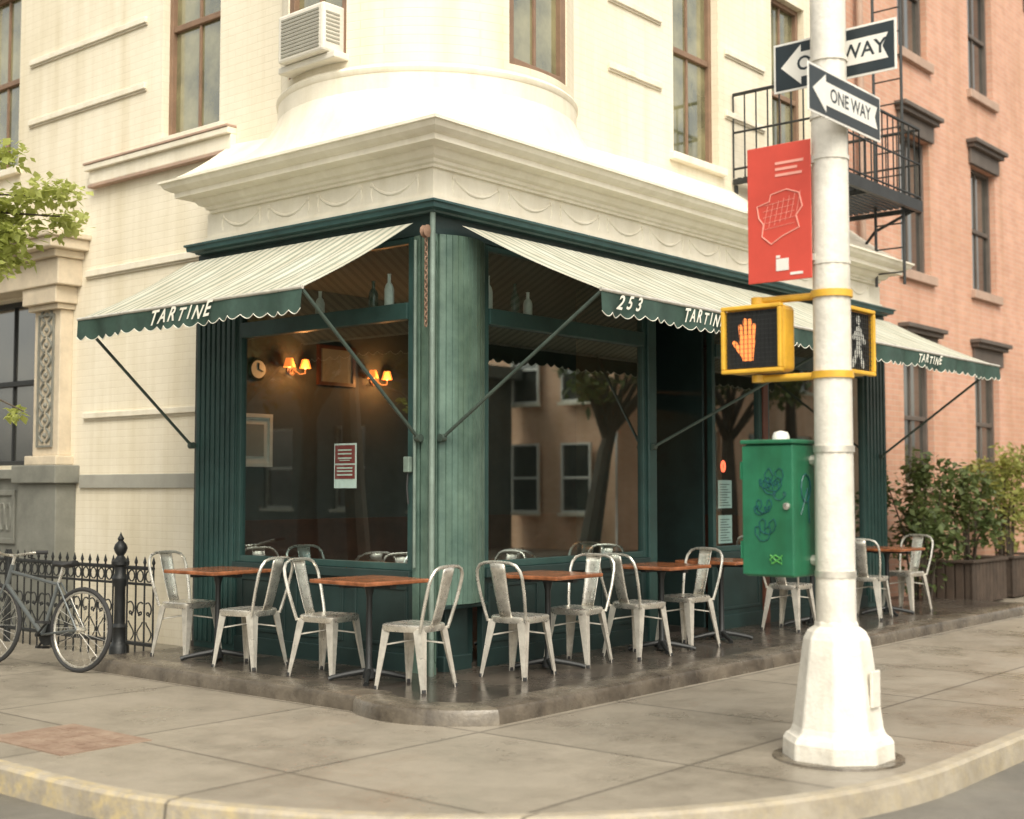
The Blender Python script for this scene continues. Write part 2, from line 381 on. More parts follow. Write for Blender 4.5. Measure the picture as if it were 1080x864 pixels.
# ------------------------------------------------------------------ corner building
CB=thing('corner_building',(0,0,0),'cream painted corner building with rounded upper bay and dark green shopfront','building')
def wallgrid(mb,O,U,N,u0,u1,z0,z1,holes,depth):
    us=sorted(set([u0,u1]+[h[0] for h in holes]+[h[1] for h in holes])); zs=sorted(set([z0,z1]+[h[2] for h in holes]+[h[3] for h in holes]))
    us=[u for u in us if u0<=u<=u1]; zs=[z for z in zs if z0<=z<=z1]
    P=lambda u,z,n=0:O+U*u+Z*z+N*n
    for i in range(len(us)-1):
        for j in range(len(zs)-1):
            cu,cz=(us[i]+us[i+1])/2,(zs[j]+zs[j+1])/2
            if any(h[0]<cu<h[1] and h[2]<cz<h[3] for h in holes): continue
            mb.quad(P(us[i],zs[j]),P(us[i+1],zs[j]),P(us[i+1],zs[j+1]),P(us[i],zs[j+1]))
    for h in holes:
        a,b_,c_,d=h
        for (p,q) in (((a,c_),(b_,c_)),((b_,c_),(b_,d)),((b_,d),(a,d)),((a,d),(a,c_))):
            mb.quad(P(*p),P(*q),P(q[0],q[1],-depth),P(p[0],p[1],-depth))
def window(parent,O,U,N,w_,h,mf,mp,ms=None,dep=.13,fw=.055,muntin=True,sill=.08):
    # O = centre of the sill line on the wall face; U along wall, N outward
    O=Vc(O); m=MB(); a=-dep
    for (u0,u1,z0,z1,n0,n1) in ((-w_/2,-w_/2+fw,0,h,a-.02,a+.05),(w_/2-fw,w_/2,0,h,a-.02,a+.05),(-w_/2+fw,w_/2-fw,0,fw,a-.02,a+.05),
        (-w_/2+fw,w_/2-fw,h-fw,h,a-.02,a+.05),(-w_/2+fw,w_/2-fw,h*.5-.03,h*.5+.03,a-.015,a+.04)):
        m.fbox(O,U,Z,N,u0,u1,z0,z1,n0,n1)
    if muntin:
        m.fbox(O,U,Z,N,-.014,.014,fw,h*.5-.03,a-.012,a+.022); m.fbox(O,U,Z,N,-.014,.014,h*.5+.03,h-fw,a-.012,a+.022)
    f=m.build('window',mf,parent,bevel=.006)
    MB().fbox(O,U,Z,N,-w_/2+.01,w_/2-.01,.01,h-.01,a-.012,a-.002).build('pane',mp,f)
    if ms: MB().fbox(O,U,Z,N,-w_/2-.08,w_/2+.08,-sill,-.002,-dep+.05,.07).build('sill',ms,f,bevel=.008)
    return f
# main walls (left facade: plane x=.45 ; right facade: plane y=.45)
WX=.45
m=MB()
wallgrid(m,Vc((WX,0,0)),Y,-X,2.0,2.85,4.2,11,[],.2)
wallgrid(m,Vc((WX,0,0)),Y,-X,2.85,13,-.02,11,[(3.22,4.14,4.95,7.2),(6.85,7.75,5.1,7.2),(6.33,7.85,1.75,3.6)],.2)
m.build('wall',M['white_brick'],CB)
m=MB()
wallgrid(m,Vc((0,WX,0)),X,-Y,2.0,8.0,4.2,11,[(4.04,4.92,4.92,7.2),(6.1,6.9,4.95,7.2)],.2)
m.quad((8,.45,0),(8,6,0),(8,6,11),(8,.45,11))
m.build('wall',M['white_brick'],CB)
MB().box(.5,8,2.6,13,10.9,11).box(2.6,8,.5,2.6,10.9,11).build('roof',M['greystone'],CB)
window(CB,(WX,3.68,4.95),Y,-X,.92,2.25,M['brownframe'],M['pane'],M['white'])
window(CB,(WX,7.3,5.1),Y,-X,.90,2.1,M['brownframe'],M['pane'],M['white'])
window(CB,(4.48,WX,4.92),X,-Y,.88,2.28,M['brownframe'],M['pane'],M['white'])
window(CB,(6.5,WX,4.95),X,-Y,.80,2.25,M['brownframe'],M['pane'],M['white'])
# bands on the walls
def band(axis,a0,a1,z0,z1,n,mt='white'):
    b=(lambda p,q,r_,s,k:MB().box(WX-k,WX-.001,p,q,r_,s)) if axis=='y' else (lambda p,q,r_,s,k:MB().box(p,q,WX-k,WX-.001,r_,s))
    b(a0,a1,z0,z1,n).build('wall_band',M[mt],CB,bevel=.006)
    if mt=='white': b(a0,a1,z0-.022,z0-.001,n*.5).build('wall_band',M['bandline'],CB)  # darker strip under the band, its shadow line put in as colour
band('y',3.0,5.4,3.70,3.77,.04); band('y',3.0,5.4,2.22,2.28,.035)
for z0 in (5.52,6.2):
    band('y',4.4,6.6,z0,z0+.06,.035); band('x',2.9,3.8,z0,z0+.06,.035); band('x',5.05,5.9,z0,z0+.06,.035)
band('y',3.0,5.45,1.50,1.64,.03,'greyband')
MB().box(WX-.07,WX-.001,2.95,5.3,4.66,4.80).box(WX-.11,WX-.002,2.95,5.34,4.80,4.86).build('sill_course',M['white'],CB,bevel=.008)
MB().box(WX-.085,WX-.003,2.95,5.31,4.625,4.655).box(WX-.12,WX-.004,2.95,5.35,4.862,4.885).build('sill_course',M['sillstone'],CB,bevel=.004)
# turret
TC=Vc((1.2,1.2,0)); TR=1.3
m=MB(); wins=[(157,193),(254,290)]; z0,z1,wt=4.60,9.5,7.2; zb=4.95
angs=list(range(118,334,3))
angs=sorted(set(angs+[157,193,254,290]))
P=lambda q,z,r=TR:TC+Vc((math.cos(R(q))*r,math.sin(R(q))*r,z))
for i in range(len(angs)-1):
    a,b=angs[i],angs[i+1]; inw=any(p<=a and b<=q for p,q in wins)
    for (lo,hi) in ((z0,zb),(zb,wt),(wt,z1)):
        if inw and lo==zb: 
            m.quad(P(a,zb),P(b,zb),P(b,zb,TR-.2),P(a,zb,TR-.2)); m.quad(P(a,wt),P(b,wt),P(b,wt,TR-.2),P(a,wt,TR-.2)); continue
        m.quad(P(a,lo),P(b,lo),P(b,hi),P(a,hi))
for p,q in wins:
    for a in (p,q): m.quad(P(a,zb),P(a,wt),P(a,wt,TR-.2),P(a,zb,TR-.2))
m.build('rounded_bay',M['white_brick'],CB)
m=MB(); m.lathe([(1.2,4.30),(1.325,4.30),(1.325,4.805),(1.335,4.815),(1.34,4.85),(1.328,4.87),(1.315,4.878),(1.2,4.878)],TC,96); m.build('bay_base',M['white'],CB,smooth=True)
for p,q in wins:
    c=(p+q)/2; h=R((q-p)/2); N=Vc((math.cos(R(c)),math.sin(R(c)),0)); U=Vc((-N.y,N.x,0))
    window(CB,TC+N*(TR*math.cos(h))+Z*zb,U,N,2*TR*math.sin(h)-.01,wt-zb,M['brownframe'],M['pane'],None,dep=.06,fw=.07)
# storefront frieze, cornice : sweep along a mitred path
def sweep(mb,prof,vend=2.9,uend=8.0):
    k=len(prof); vs=[]; fs=[]
    def path(p): return [(WX+.05,vend+p),(-p,vend+p),(-p,-p),(uend+p,-p),(uend+p,WX+.05)]
    for p,z in prof: vs+=[(x,y,z) for x,y in path(p)]
    for i in range(k-1):
        for j in range(4): fs.append((i*5+j,i*5+j+1,i*5+5+j+1,i*5+5+j))
    return mb.add(vs,fs)
sweep(MB(),[(-.1,3.68),(.02,3.68),(.02,3.73),(0,3.735),(0,3.95),(-.1,3.95)],2.78,7.9).build('frieze',M['cornice'],CB)
VE,UE=2.68,7.75
sweep(MB(),[(-.05,3.945),(.03,3.945),(.03,3.965),(.055,3.975),(.06,4.0),(.10,4.012),(.13,4.05),(.135,4.065),(.25,4.075),(.25,4.12),(.28,4.13),(.32,4.155),(.34,4.19),(.36,4.195),(.36,4.215),(-.05,4.23)],VE,UE).build('cornice',M['cornice'],CB)
# sloped plaster roof from the cornice lip up to the walls and the round bay
e=.345; vL=VE+e; uR=UE+e; low=[];top=[]
for i in range(7):
    s=i/6; v=vL+(2.26-vL)*s; low.append((-e,v)); top.append((WX-.002,v,4.72-.04*s))
for i in range(1,41):
    s=i/40; q=R(125.2+(325-125.2)*s); l=(-e,2.26-(2.26+e)*s*2) if s<=.5 else (-e+(2.26+e)*(s-.5)*2,-e)
    low.append(l); top.append((1.2+1.322*math.cos(q),1.2+1.322*math.sin(q),4.68))
for i in range(1,15):
    s=i/14; u=2.26+(uR-2.26)*s; low.append((u,-e)); top.append((u,WX-.002,4.68+.04*min(1,s*4)))
vs=[];fs=[];K=9
for (l,tp) in zip(low,top):
    for k in range(K+1):
        s=k/K; vs.append((l[0]+(tp[0]-l[0])*s,l[1]+(tp[1]-l[1])*s,4.222+(tp[2]-4.222)*s**1.3))
for i in range(len(low)-1):
    for k in range(K): fs.append((i*(K+1)+k,i*(K+1)+k+1,(i+1)*(K+1)+k+1,(i+1)*(K+1)+k))
m=MB().add(vs,fs); n=len(low)
for idx,base in ((0,(WX,vL,4.2)),((n-1),(uR,WX,4.2))):
    for k in range(K): m.add([vs[idx*(K+1)+k],vs[idx*(K+1)+k+1],base],[(0,1,2)])
m.build('canopy_roof',M['white'],CB,smooth=True)
# swags on the frieze
def swag(O,U,N,w_):
    mm=MB(); pts=[];rr=[]
    for i in range(15):
        s=-1+2*i/14; pts.append(O+U*(s*w_/2)+Z*(-.10*(1-s*s))-N*.003); rr.append(.006+.009*(1-s*s)+.003*(i%2))
    mm.tube(pts,rr,7)
    for s in (-1,1):
        mm.lathe([(.001,-.005),(.019,.0),(.020,.007),(.008,.012)],O+U*(s*w_/2),10,N)
        mm.tube([O+U*(s*w_/2)-N*.001,O+U*(s*(w_/2+.012))+Z*(-.07)-N*.001,O+U*(s*(w_/2-.006))+Z*(-.13)-N*.001],[.008,.010,.004],6)
    return mm
for y in (.42,1.05,1.68,2.31): swag(Vc((0,y,3.90)),Y,-X,.5).build('garland',M['cornice'],CB,smooth=True)
for i in range(11): swag(Vc((.5+.68*i,0,3.90)),X,-Y,.54).build('garland',M['cornice'],CB,smooth=True)
sweep(MB(),[(-.05,3.585),(.06,3.585),(.07,3.60),(.12,3.61),(.125,3.645),(.14,3.652),(.14,3.668),(-.05,3.682)],2.8,7.9).build('shopfront_beam',M['bluebeam'],CB)
sweep(MB(),[(-.12,3.44),(.0,3.44),(.0,3.587),(-.12,3.587)]).build('shopfront_header',M['darkgreen'],CB)
# pilasters
def fluted(mb,O,U,N,w_,z0,z1,nr,d=.05):
    mb.fbox(O,U,Z,N,0,w_,z0,z1,-d,0)
    for i in range(nr):
        a=w_*(i+.18)/nr; b=w_*(i+.82)/nr; mb.fbox(O,U,Z,N,a,b,z0+.06,z1-.06,-.002,.014)
    return mb
# rounded, board clad column right of the corner post
poly=[]; nb=11
for i in range(nb):
    for (s,g) in ((.03,1),(.10,0),(.90,0),(.97,1)):
        u=(i+s)/nb; poly.append((.07+.53*u,-(.085*math.sin(PI*u)**.8-.010*g)))
poly+=[(.60,.09),(.07,.09)]
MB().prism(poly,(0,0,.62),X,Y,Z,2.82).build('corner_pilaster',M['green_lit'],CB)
m=MB(); m.box(0,.05,-.004,.05,.1,3.44); m.box(.0,.045,.05,.12,.1,3.44); m.box(.004,.04,.14,.21,.1,3.44); m.box(.02,.04,.12,.14,.1,3.44)
for a in (.012,.034): m.box(a-.006,a+.006,-.014,-.004,.2,3.38)
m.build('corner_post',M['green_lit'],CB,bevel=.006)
MB().tube([(-.035,-.03,.1),(-.035,-.03,3.60)],.022,10).build('corner_pipe',M['pipe'],CB,smooth=True)
MB().tube([(-.02,.165,.9),(-.02,.165,3.40)],.012,8).build('corner_pipe',M['pipe'],CB,smooth=True)
m=MB(); m.box(.05,.60,.12,.16,.1,.62); m.box(.20,.46,.05,.118,.1,.619); m.box(.17,.49,.03,.118,.101,.22); m.box(.08,.59,-.05,.119,.585,.619)
m.build('corner_plinth',M['darkgreen'],CB,bevel=.008)
m=MB(); fluted(m,Vc((0,2.34,0)),Y,-X,.56,.1,3.44,8); m.box(0,WX,2.89,2.9,.1,3.44)
m.build('pilaster',M['green'],CB,bevel=.006)
m=MB(); fluted(m,Vc((7.45,0,0)),X,-Y,.55,.1,3.44,6); m.box(7.99,8.0,0,WX,.1,3.44)
m.build('pilaster',M['green'],CB,bevel=.006)
# bulkheads
def bulkhead(O,U,N,w_,npan):
    m=MB(); m.fbox(O,U,Z,N,0,w_,.1,.80,-.08,-.02); m.fbox(O,U,Z,N,0,w_,.80,.87,-.1,.03); m.fbox(O,U,Z,N,0,w_,.101,.24,-.03,.0)
    for i in range(npan):
        a=w_*i/npan+.06; b=w_*(i+1)/npan-.06
        for (p,q,r_,s) in ((a,b,.72,.75),(a,b,.29,.32),(a,a+.03,.32,.72),(b-.03,b,.32,.72)): m.fbox(O,U,Z,N,p,q,r_,s,-.021,-.01)
    return m.build('bulkhead',M['darkgreen'],CB,bevel=.005)
bulkhead(Vc((0,.21,0)),Y,-X,2.13,3); bulkhead(Vc((.6,0,0)),X,-Y,2.27,3); bulkhead(Vc((5.1,0,0)),X,-Y,2.35,3); bulkhead(Vc((4.02,0,0)),X,-Y,.98,1)
# shop windows
def shopwin(O,U,N,w_,mg='glass',zb=.87,name='shop_window'):
    m=MB(); f=.055; P=lambda u,z:O+U*u+Z*z+N*-.04
    for (u0,u1,z0,z1,n0,n1) in ((0,f,zb,3.44,-.07,-.005),(w_-f,w_,zb,3.44,-.07,-.005),(f,w_-f,zb,zb+f,-.07,-.01),(f,w_-f,2.80,2.93,-.075,.01),(f,w_-f,3.39,3.44,-.07,-.01)):
        m.fbox(O,U,Z,N,u0,u1,z0,z1,n0,n1)
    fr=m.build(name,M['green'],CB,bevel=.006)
    a,b=f-.01,w_-f+.01
    MB().quad(P(a,zb+f-.01),P(b,zb+f-.01),P(b,2.81),P(a,2.81)).build('pane',M[mg],fr)
    MB().quad(P(a,2.92),P(b,2.92),P(b,3.40),P(a,3.40)).build('pane',M['glassleft'],fr)
    MB().fbox(O,U,Z,N,f,w_-f,2.90,2.925,-.25,-.076).build('shelf',M['darkwood'],fr)
    return fr
shopwin(Vc((0,.21,0)),Y,-X,2.13,'glassleft'); shopwin(Vc((.6,0,0)),X,-Y,2.27)
shopwin(Vc((4.02,0,0)),X,-Y,.98); shopwin(Vc((5.1,0,0)),X,-Y,2.35)
MB().box(2.87,3.0,-.02,.1,.1,3.44).build('post',M['green'],CB,bevel=.01)
MB().box(5.0,5.1,-.015,.1,.1,3.44).build('post',M['wains'],CB,bevel=.01)
# entrance recess with a glazed wooden door
m=MB(); m.box(3.0,3.03,.1,.92,.1,3.44); m.box(3.99,4.02,.1,.92,.1,3.44); m.box(3.03,3.99,.88,.92,2.5,3.44); m.box(3.03,3.08,.86,.93,.1,2.5); m.box(3.94,3.99,.86,.93,.1,2.5)
m.build('entrance_recess',M['darkgreen'],CB,bevel=.005)
m=MB(); m.box(3.08,3.2,.87,.91,.14,2.48).box(3.82,3.94,.87,.91,.14,2.48).box(3.2,3.82,.87,.91,.14,.75).box(3.2,3.82,.87,.91,2.34,2.48).box(3.2,3.82,.87,.91,1.02,1.1)
d=m.build('door',M['wains'],CB,bevel=.005)
MB().quad((3.2,.89,.75),(3.82,.89,.75),(3.82,.89,2.34),(3.2,.89,2.34)).build('pane',M['glass'],d)
MB().tube([(3.87,.87,1.0),(3.87,.82,1.0),(3.87,.82,1.3),(3.87,.87,1.3)],.012).build('handle',M['steel'],d,smooth=True)
# room
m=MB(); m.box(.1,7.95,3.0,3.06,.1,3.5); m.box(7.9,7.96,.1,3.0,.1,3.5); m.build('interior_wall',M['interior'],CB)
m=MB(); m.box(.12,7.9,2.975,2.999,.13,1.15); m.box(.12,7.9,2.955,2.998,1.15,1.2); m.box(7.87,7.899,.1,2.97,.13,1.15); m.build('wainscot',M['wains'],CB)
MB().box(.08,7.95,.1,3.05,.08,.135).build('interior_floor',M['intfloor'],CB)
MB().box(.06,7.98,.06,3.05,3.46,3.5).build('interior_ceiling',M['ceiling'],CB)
# residential entrance surround at far left
m=MB(); px=.16; q=.38
m.box(px+.02,WX,5.12+q,5.94+q,-.02,.3); m.box(px+.05,WX,5.16+q,5.9+q,.3,1.55); m.box(px,WX,5.1+q,5.96+q,1.55,1.74); m.build('pedestal',M['greystone'],CB,bevel=.012)
m=MB(); m.box(px+.08,WX,5.22+q,5.84+q,1.741,1.84); m.box(px+.14,WX,5.28+q,5.78+q,1.84,3.38); m.box(px+.08,WX,5.24+q,5.82+q,3.38,3.44); m.box(px+.03,WX,5.2+q,5.86+q,3.44,3.62); m.build('door_pilaster',M['stone'],CB,bevel=.01)
m=MB()
for k in range(9):
    zc=1.98+k*.16
    for s in (-1,1):
        pts=[Vc((px+.13,5.53+q+s*(.03+.07*math.sin(j*PI)),zc+.15*j)) for j in [i/6 for i in range(7)]]; m.tube(pts,.014,6)
    m.lathe([(.001,-.02),(.03,.0),(.02,.02),(.001,.03)],(px+.135,5.53+q,zc+.075),8,-X)
for (a,b,c_,d_) in ((5.38,5.40,1.93,3.34),(5.66,5.68,1.93,3.34),(5.4,5.66,1.93,1.95),(5.4,5.66,3.32,3.34)): m.box(px+.118,px+.139,a+q,b+q,c_,d_)
m.build('carved_panel',M['greystone'],CB,smooth=True)
m=MB(); m.box(px,WX,5.12+q,9.6,3.621,3.9); m.box(px-.06,WX,5.08+q,9.6,3.9,3.98); m.box(px-.16,WX,5.0+q,9.6,3.98,4.09); m.box(px-.2,WX,4.96+q,9.6,4.09,4.15); m.build('entablature',M['stone'],CB,bevel=.012)
m=MB(); m.box(px+.12,WX,5.941+q,7.9,-.02,1.6); m.box(px+.06,WX,5.961+q,7.9,1.6,1.70)
for (a,b,c_,d_) in ((6.05,7.4,1.42,1.48),(6.05,7.4,.9,.96),(6.05,6.11,.96,1.42)): m.box(px+.095,px+.119,a+q,b+q,c_,d_)
for k in range(10): m.tube([(px+.115,6.2+q+.12*k+.05*math.cos(j),1.19+.15*math.sin(j)) for j in [2*PI*i/10 for i in range(10)]],.014,5,closed=True)
m.build('base_panel',M['greystone'],CB,bevel=.006)
window(CB,(WX,7.09,1.75),Y,-X,1.5,1.85,M['iron'],M['panedark'],None,dep=.16,muntin=True)

# ------------------------------------------------------------------ brick building to the right
BB=thing('brick_building',(8.02,.5,0),'salmon red brick building with dark window hoods right of the white corner building','building')
BY=.5; cols=[10.2,12.75,15.3,17.7]; rows=[(1.57,1.78),(4.46,1.9),(7.5,1.9)]
m=MB(); holes=[(c-.5,c+.5,z,z+h) for c in cols for z,h in rows]
wallgrid(m,Vc((0,BY,0)),X,-Y,8.02,22,-.02,12,holes,.2); m.box(8.02,22,BY+.4,9,11.8,11.95); m.build('wall',M['red_brick'],BB)
for c in cols:
    for z,h in rows:
        f=window(BB,(c,BY,z),X,-Y,1.0,h,M['brownstone'],M['panedark'],M['sillstone'],dep=.14,sill=.13)
        MB().box(c-.58,c+.58,BY-.05,BY-.001,z+h+.002,z+h+.24).box(c-.62,c+.62,BY-.12,BY-.002,z+h+.24,z+h+.30).box(c-.66,c+.66,BY-.17,BY-.003,z+h+.30,z+h+.36).build('window_hood',M['brownstone'],f,bevel=.008)
MB().tube([(8.35,.42,0),(8.35,.42,11)],.045,10).build('downpipe',M['sillstone'],BB,smooth=True)

# ------------------------------------------------------------------ fire escape
FE=thing('fire_escape',(6.5,.45,4.86),'black iron fire escape balcony above the long awning','fire escape')
fx0,fx1,fy0,fy1,fz=5.2,7.85,-.55,.43,4.86
m=MB()
for i in range(13): y=fy0+.04+(fy1-fy0-.08)*i/12; m.box(fx0+.04,fx1-.04,y-.02,y+.02,fz-.012,fz+.012)
for x in (fx0,(fx0+fx1)/2,fx1): m.box(x-.02,x+.02,fy0,fy1,fz-.07,fz-.013)
m.box(fx0,fx1,fy0-.03,fy0+.02,fz-.08,fz+.05); m.build('balcony_floor',M['iron'],FE)
m=MB()
def rail(a,b):
    a=Vc(a);b=Vc(b)
    for z,r in ((.92,.02),(.5,.013),(.1,.013)): m.tube([a+Z*z,b+Z*z],r,6)
    n=max(2,int((b-a).length/.14))
    for i in range(n+1): p=a+(b-a)*i/n; m.tube([p,p+Z*.92],.009,5)
rail((fx0,fy1,fz),(fx0,fy0,fz)); rail((fx0,fy0,fz),(fx1,fy0,fz)); rail((fx1,fy0,fz),(fx1,fy1,fz))
m.build('railing',M['iron'],FE)
for x in (fx0+.05,fx1-.05):
    m=MB(); m.tube([(x,fy0+.1,fz-.07),(x,.0,fz-.25),(x,.44,fz-.75)],.02,6); m.tube([(x,.43,fz-.07),(x,.43,fz-.8)],.02,6); m.build('bracket',M['iron'],FE)
m=MB()
for y in (-.45,-.1): m.tube([(7.6,y,3.9),(7.6,y,9.5)],.018,6)
for i in range(19): m.tube([(7.6,-.45,4.05+.29*i),(7.6,-.1,4.05+.29*i)],.01,5)
m.build('ladder',M['iron'],FE)

# ------------------------------------------------------------------ awnings
def awning(name,label,O,U,N,L0,L1,proj,mstripe,texts,arms):
    zt,zf=3.52,2.90; r=thing(name,O+U*((L0+L1)/2)+Z*2.75,label,'awning')
    m=MB(); nu=int((L1-L0)/.12); nv=6; vs=[];fs=[]
    for j in range(nv+1):
        s=j/nv
        for i in range(nu+1):
            q=i/nu; sag=-.022*math.sin(PI*s)*(1+.6*math.sin(i*1.7))
            vs.append(O+U*(L0+(L1-L0)*q)+N*(.08+(proj-.08)*s)+Z*(zt+(zf-zt)*s+sag))
    for j in range(nv):
        for i in range(nu): a=j*(nu+1)+i; fs.append((a,a+1,a+nu+2,a+nu+1))
    o=m.add(vs,fs).build('canvas',mstripe,r,smooth=True)
    # valance with scallops
    m=MB(); pip=[]; n=max(6,round((L1-L0)/.135)); per=(L1-L0)/n; k=8
    vs=[];fs=[]
    for i in range(n*k+1):
        u=L0+(L1-L0)*i/(n*k); ph=(i%k)/k; d=.145+.032*math.sin(PI*ph)+.008*math.sin(u*5.3); wv=.012*math.sin(u*9.)+.006*math.sin(u*23)
        p0=O+U*u+N*(proj+.002)+Z*zf; p1=O+U*u+N*(proj+wv)+Z*(zf-d*.55); p2=O+U*u+N*(proj+wv*1.6)+Z*(zf-d)
        vs+=[p0,p1,p2]; pip.append(p2)
    for i in range(n*k):
        for q in range(2): fs.append((i*3+q,i*3+q+1,i*3+3+q+1,i*3+3+q))
    va=m.add(vs,fs).build('valance',M['valance'],r,smooth=True)
    MB().tube(pip,.0035,5).build('piping',M['letter'],va)
    MB().tube([O+U*L0+N*proj+Z*zf,O+U*L1+N*proj+Z*zf],.014,8).build('front_bar',M['steel2'],r)
    for (s,c0,size,adv,sgn,sx) in texts:
        m=MB(); wid={'I':.50,'1':.5}; tot=sum(wid.get(ch,.72) for ch in s)*adv; x=-tot/2; rng=random.Random(len(s)*3)
        for ch in s:
            wch=wid.get(ch,.72)*adv; 
            m.text(ch,O+U*(c0+sgn*(x+wch/2))+N*(proj+.019)+Z*(zf-.078+rng.uniform(-.010,.010)),U*sgn,Z,size*rng.uniform(.9,1.12),.6,.003,rng.uniform(-.05,.10),sx); x+=wch
        m.build('lettering',M['letter'],va)
    for (u0,u1) in arms:
        m=MB(); m.tube([O+U*u0+N*(proj-.01)+Z*(zf-.01),O+U*u1+N*.03+Z*1.88],.014,8)
        m.lathe([(.001,-.03),(.03,-.03),(.03,.02),(.001,.02)],O+U*u1+N*.03+Z*1.88,10,U)
        m.build('arm',M['armgreen'],r,smooth=True)
    return r
awning('awning','short striped awning over the left shop window, scalloped valance lettered in white',Vc((0,0,0)),Y,-X,.13,2.94,1.18,M['stripeY'],
    [('TARTINE',1.54,.15,.165,-1,1)],[(.15,.12),(2.92,2.93)])
awning('awning','long striped awning over the right shopfront, number and name on its valance',Vc((0,0,0)),X,-Y,.24,7.98,1.4,M['stripeX'],
    [('253',.55,.155,.16,1,.95),('TARTINE',1.57,.145,.128,1,.78),('TARTINE',5.95,.12,.13,1,1)],[(.26,.08),(4.1,2.93),(7.9,7.8)])
# chain hook at the corner post
o=thing('door_hook',(-.02,.02,3.3),'rusty chain and pulley hanging at the top of the corner post','chain')
m=MB()
for i in range(20): m.tube([(-.075+.012*math.cos(q)*(i%2),-.0+.012*math.cos(q)*((i+1)%2),3.40-i*.035+.022*math.sin(q)) for q in [2*PI*k/8 for k in range(8)]],.005,5,closed=True)
m.build('chain',M['rust'],o)
MB().lathe([(.02,-.03),(.05,-.02),(.03,0),(.05,.02),(.02,.03)],(-.075,0,3.44),10,Y).build('pulley',M['rust'],o,smooth=True)
o=thing('switch_box',(-.03,.23,1.64),'small pale outdoor switch box on the post left of the corner','switch box')
MB().box(-.05,-.001,.20,.26,1.62,1.74).build('case',M['pipe'],o,bevel=.008)
MB().tube([(-.025,.23,1.62),(-.03,.235,1.5),(-.025,.225,1.38)],.007,6).build('cable',M['rubber'],o)

# ------------------------------------------------------------------ chairs
def make_chair():
    r=thing('cafe_chair',(0,0,0),'x','chair','steel cafe chairs on the terrace')
    def ring(s,z,n=28):
        out=[]
        for i in range(n):
            q=2*PI*i/n; c,sn=math.cos(q),math.sin(q); ex=.42
            x=.18*s*math.copysign(abs(c)**ex,c); y=(.175-.02*(-c))*s*math.copysign(abs(sn)**ex,sn)
            out.append((x,y,z))
        return out
    m=MB(); rings=[ring(.97,.40),ring(1.02,.428),ring(1.02,.442),ring(.97,.45),ring(.88,.449),ring(.6,.443),ring(.2,.441)]
    n=28; vs=[p for q in rings for p in q]; fs=[]
    for i in range(len(rings)-1):
        for k in range(n): fs.append((i*n+k,i*n+(k+1)%n,(i+1)*n+(k+1)%n,(i+1)*n+k))
    fs.append(tuple((len(rings)-1)*n+k for k in range(n)))
    m.add(vs,fs).build('seat',M['steel'],r,smooth=True)
    for sx in (-1,1):
        for sy in (-1,1):
            m=MB(); top=Vc((sx*.165,sy*.16,.425)); bot=Vc(((.20 if sx>0 else -.225),sy*.205,.0)); vs=[]
            for s in (0,.12,.5,1):
                p=top+(bot-top)*s; wd=.068-.040*s; th=.005
                for (a,b) in ((0,0),(-wd,0),(-wd,-th),(-th,-th),(-th,-wd),(0,-wd)): vs.append(p+Vc((sx*a,sy*b,0)))
            fs=[]
            for i in range(3):
                for k in range(6): fs.append((i*6+k,i*6+(k+1)%6,i*6+6+(k+1)%6,i*6+6+k))
            fs+= [tuple(range(6)),tuple(18+k for k in range(6))]
            lg=m.add(vs,fs).build('leg',M['steel2'],r)
            MB().lathe([(.014,0),(.016,.008),(.014,.025)],bot+Vc((-sx*.01,-sy*.01,.0)),8).build('foot',M['rubber'],lg)
    pts=[(-.165,.168,.41),(-.19,.182,.5),(-.225,.196,.62),(-.258,.200,.74),(-.272,.190,.79),(-.282,.160,.83),(-.287,.11,.848),(-.29,.04,.853)]
    pts=pts+[(x,-y,z) for x,y,z in pts[::-1]]
    MB().tube(pts,.0125,8).build('back_hoop',M['steel'],r,smooth=True)
    m=MB(); vs=[];fs=[]
    for j in range(8):
        s=j/7; x=-.17-.12*s**.85; z=.44+.407*s; h=.055+.014*s
        for y,dx in ((-h,.0),(-h*.8,-.008),(-h*.25,-.010),(h*.25,-.010),(h*.8,-.008),(h,0)): vs.append((x+dx,y,z))
    for j in range(7):
        for k in range(5): fs.append((j*6+k,j*6+k+1,j*6+7+k,j*6+6+k))
    o=m.add(vs,fs).build('back_splat',M['steel'],r,smooth=True)
    so_=o.modifiers.new('solid','SOLIDIFY'); so_.thickness=.004
    m=MB(); 
    for s in (-1,1): m.tube([(.172,s*.17,.30),(0,0,.335),(-.18,-s*.17,.30)],.007,6)
    m.build('brace',M['steel2'],r,smooth=True)
    return r
ch0=make_chair(); used=[False]
def chair(x,y,rz,label,group='steel cafe chairs on the terrace',z=TZ):
    c=ch0 if not used[0] else copy_tree(ch0); used[0]=True
    c.location=(x,y,z); c.rotation_euler=(0,0,R(rz)); c['label']=label; c['group']=group
chair(-.43,2.40,-84,'leftmost steel cafe chair, beside the iron railing at the end of the terrace')
chair(-.54,1.46,101,'steel cafe chair with its back to the corner, at the table nearest the railing')
chair(-.46,.63,-80,'steel cafe chair facing the corner, at the table left of the corner post')
chair(-.52,-.33,99,'steel cafe chair nearest the rounded terrace corner, turned away from the corner post')
chair(.42,-.50,6,'steel cafe chair first right of the corner post, its back to the corner')
chair(1.22,-.44,189,'steel cafe chair under the second awning arm, facing back to the corner')
chair(1.95,-.52,-6,'steel cafe chair in front of the green post, its back to the corner')
chair(2.76,-.48,175,'steel cafe chair before the entrance, its back to the traffic pole')
chair(4.65,-.48,2,'steel cafe chair partly hidden behind the green cabinet')
chair(6.22,-.58,8,'steel cafe chair just right of the white pole, second from the right end')
chair(7.25,-.55,173,'rightmost steel cafe chair, at the far end of the terrace by the shrubs')
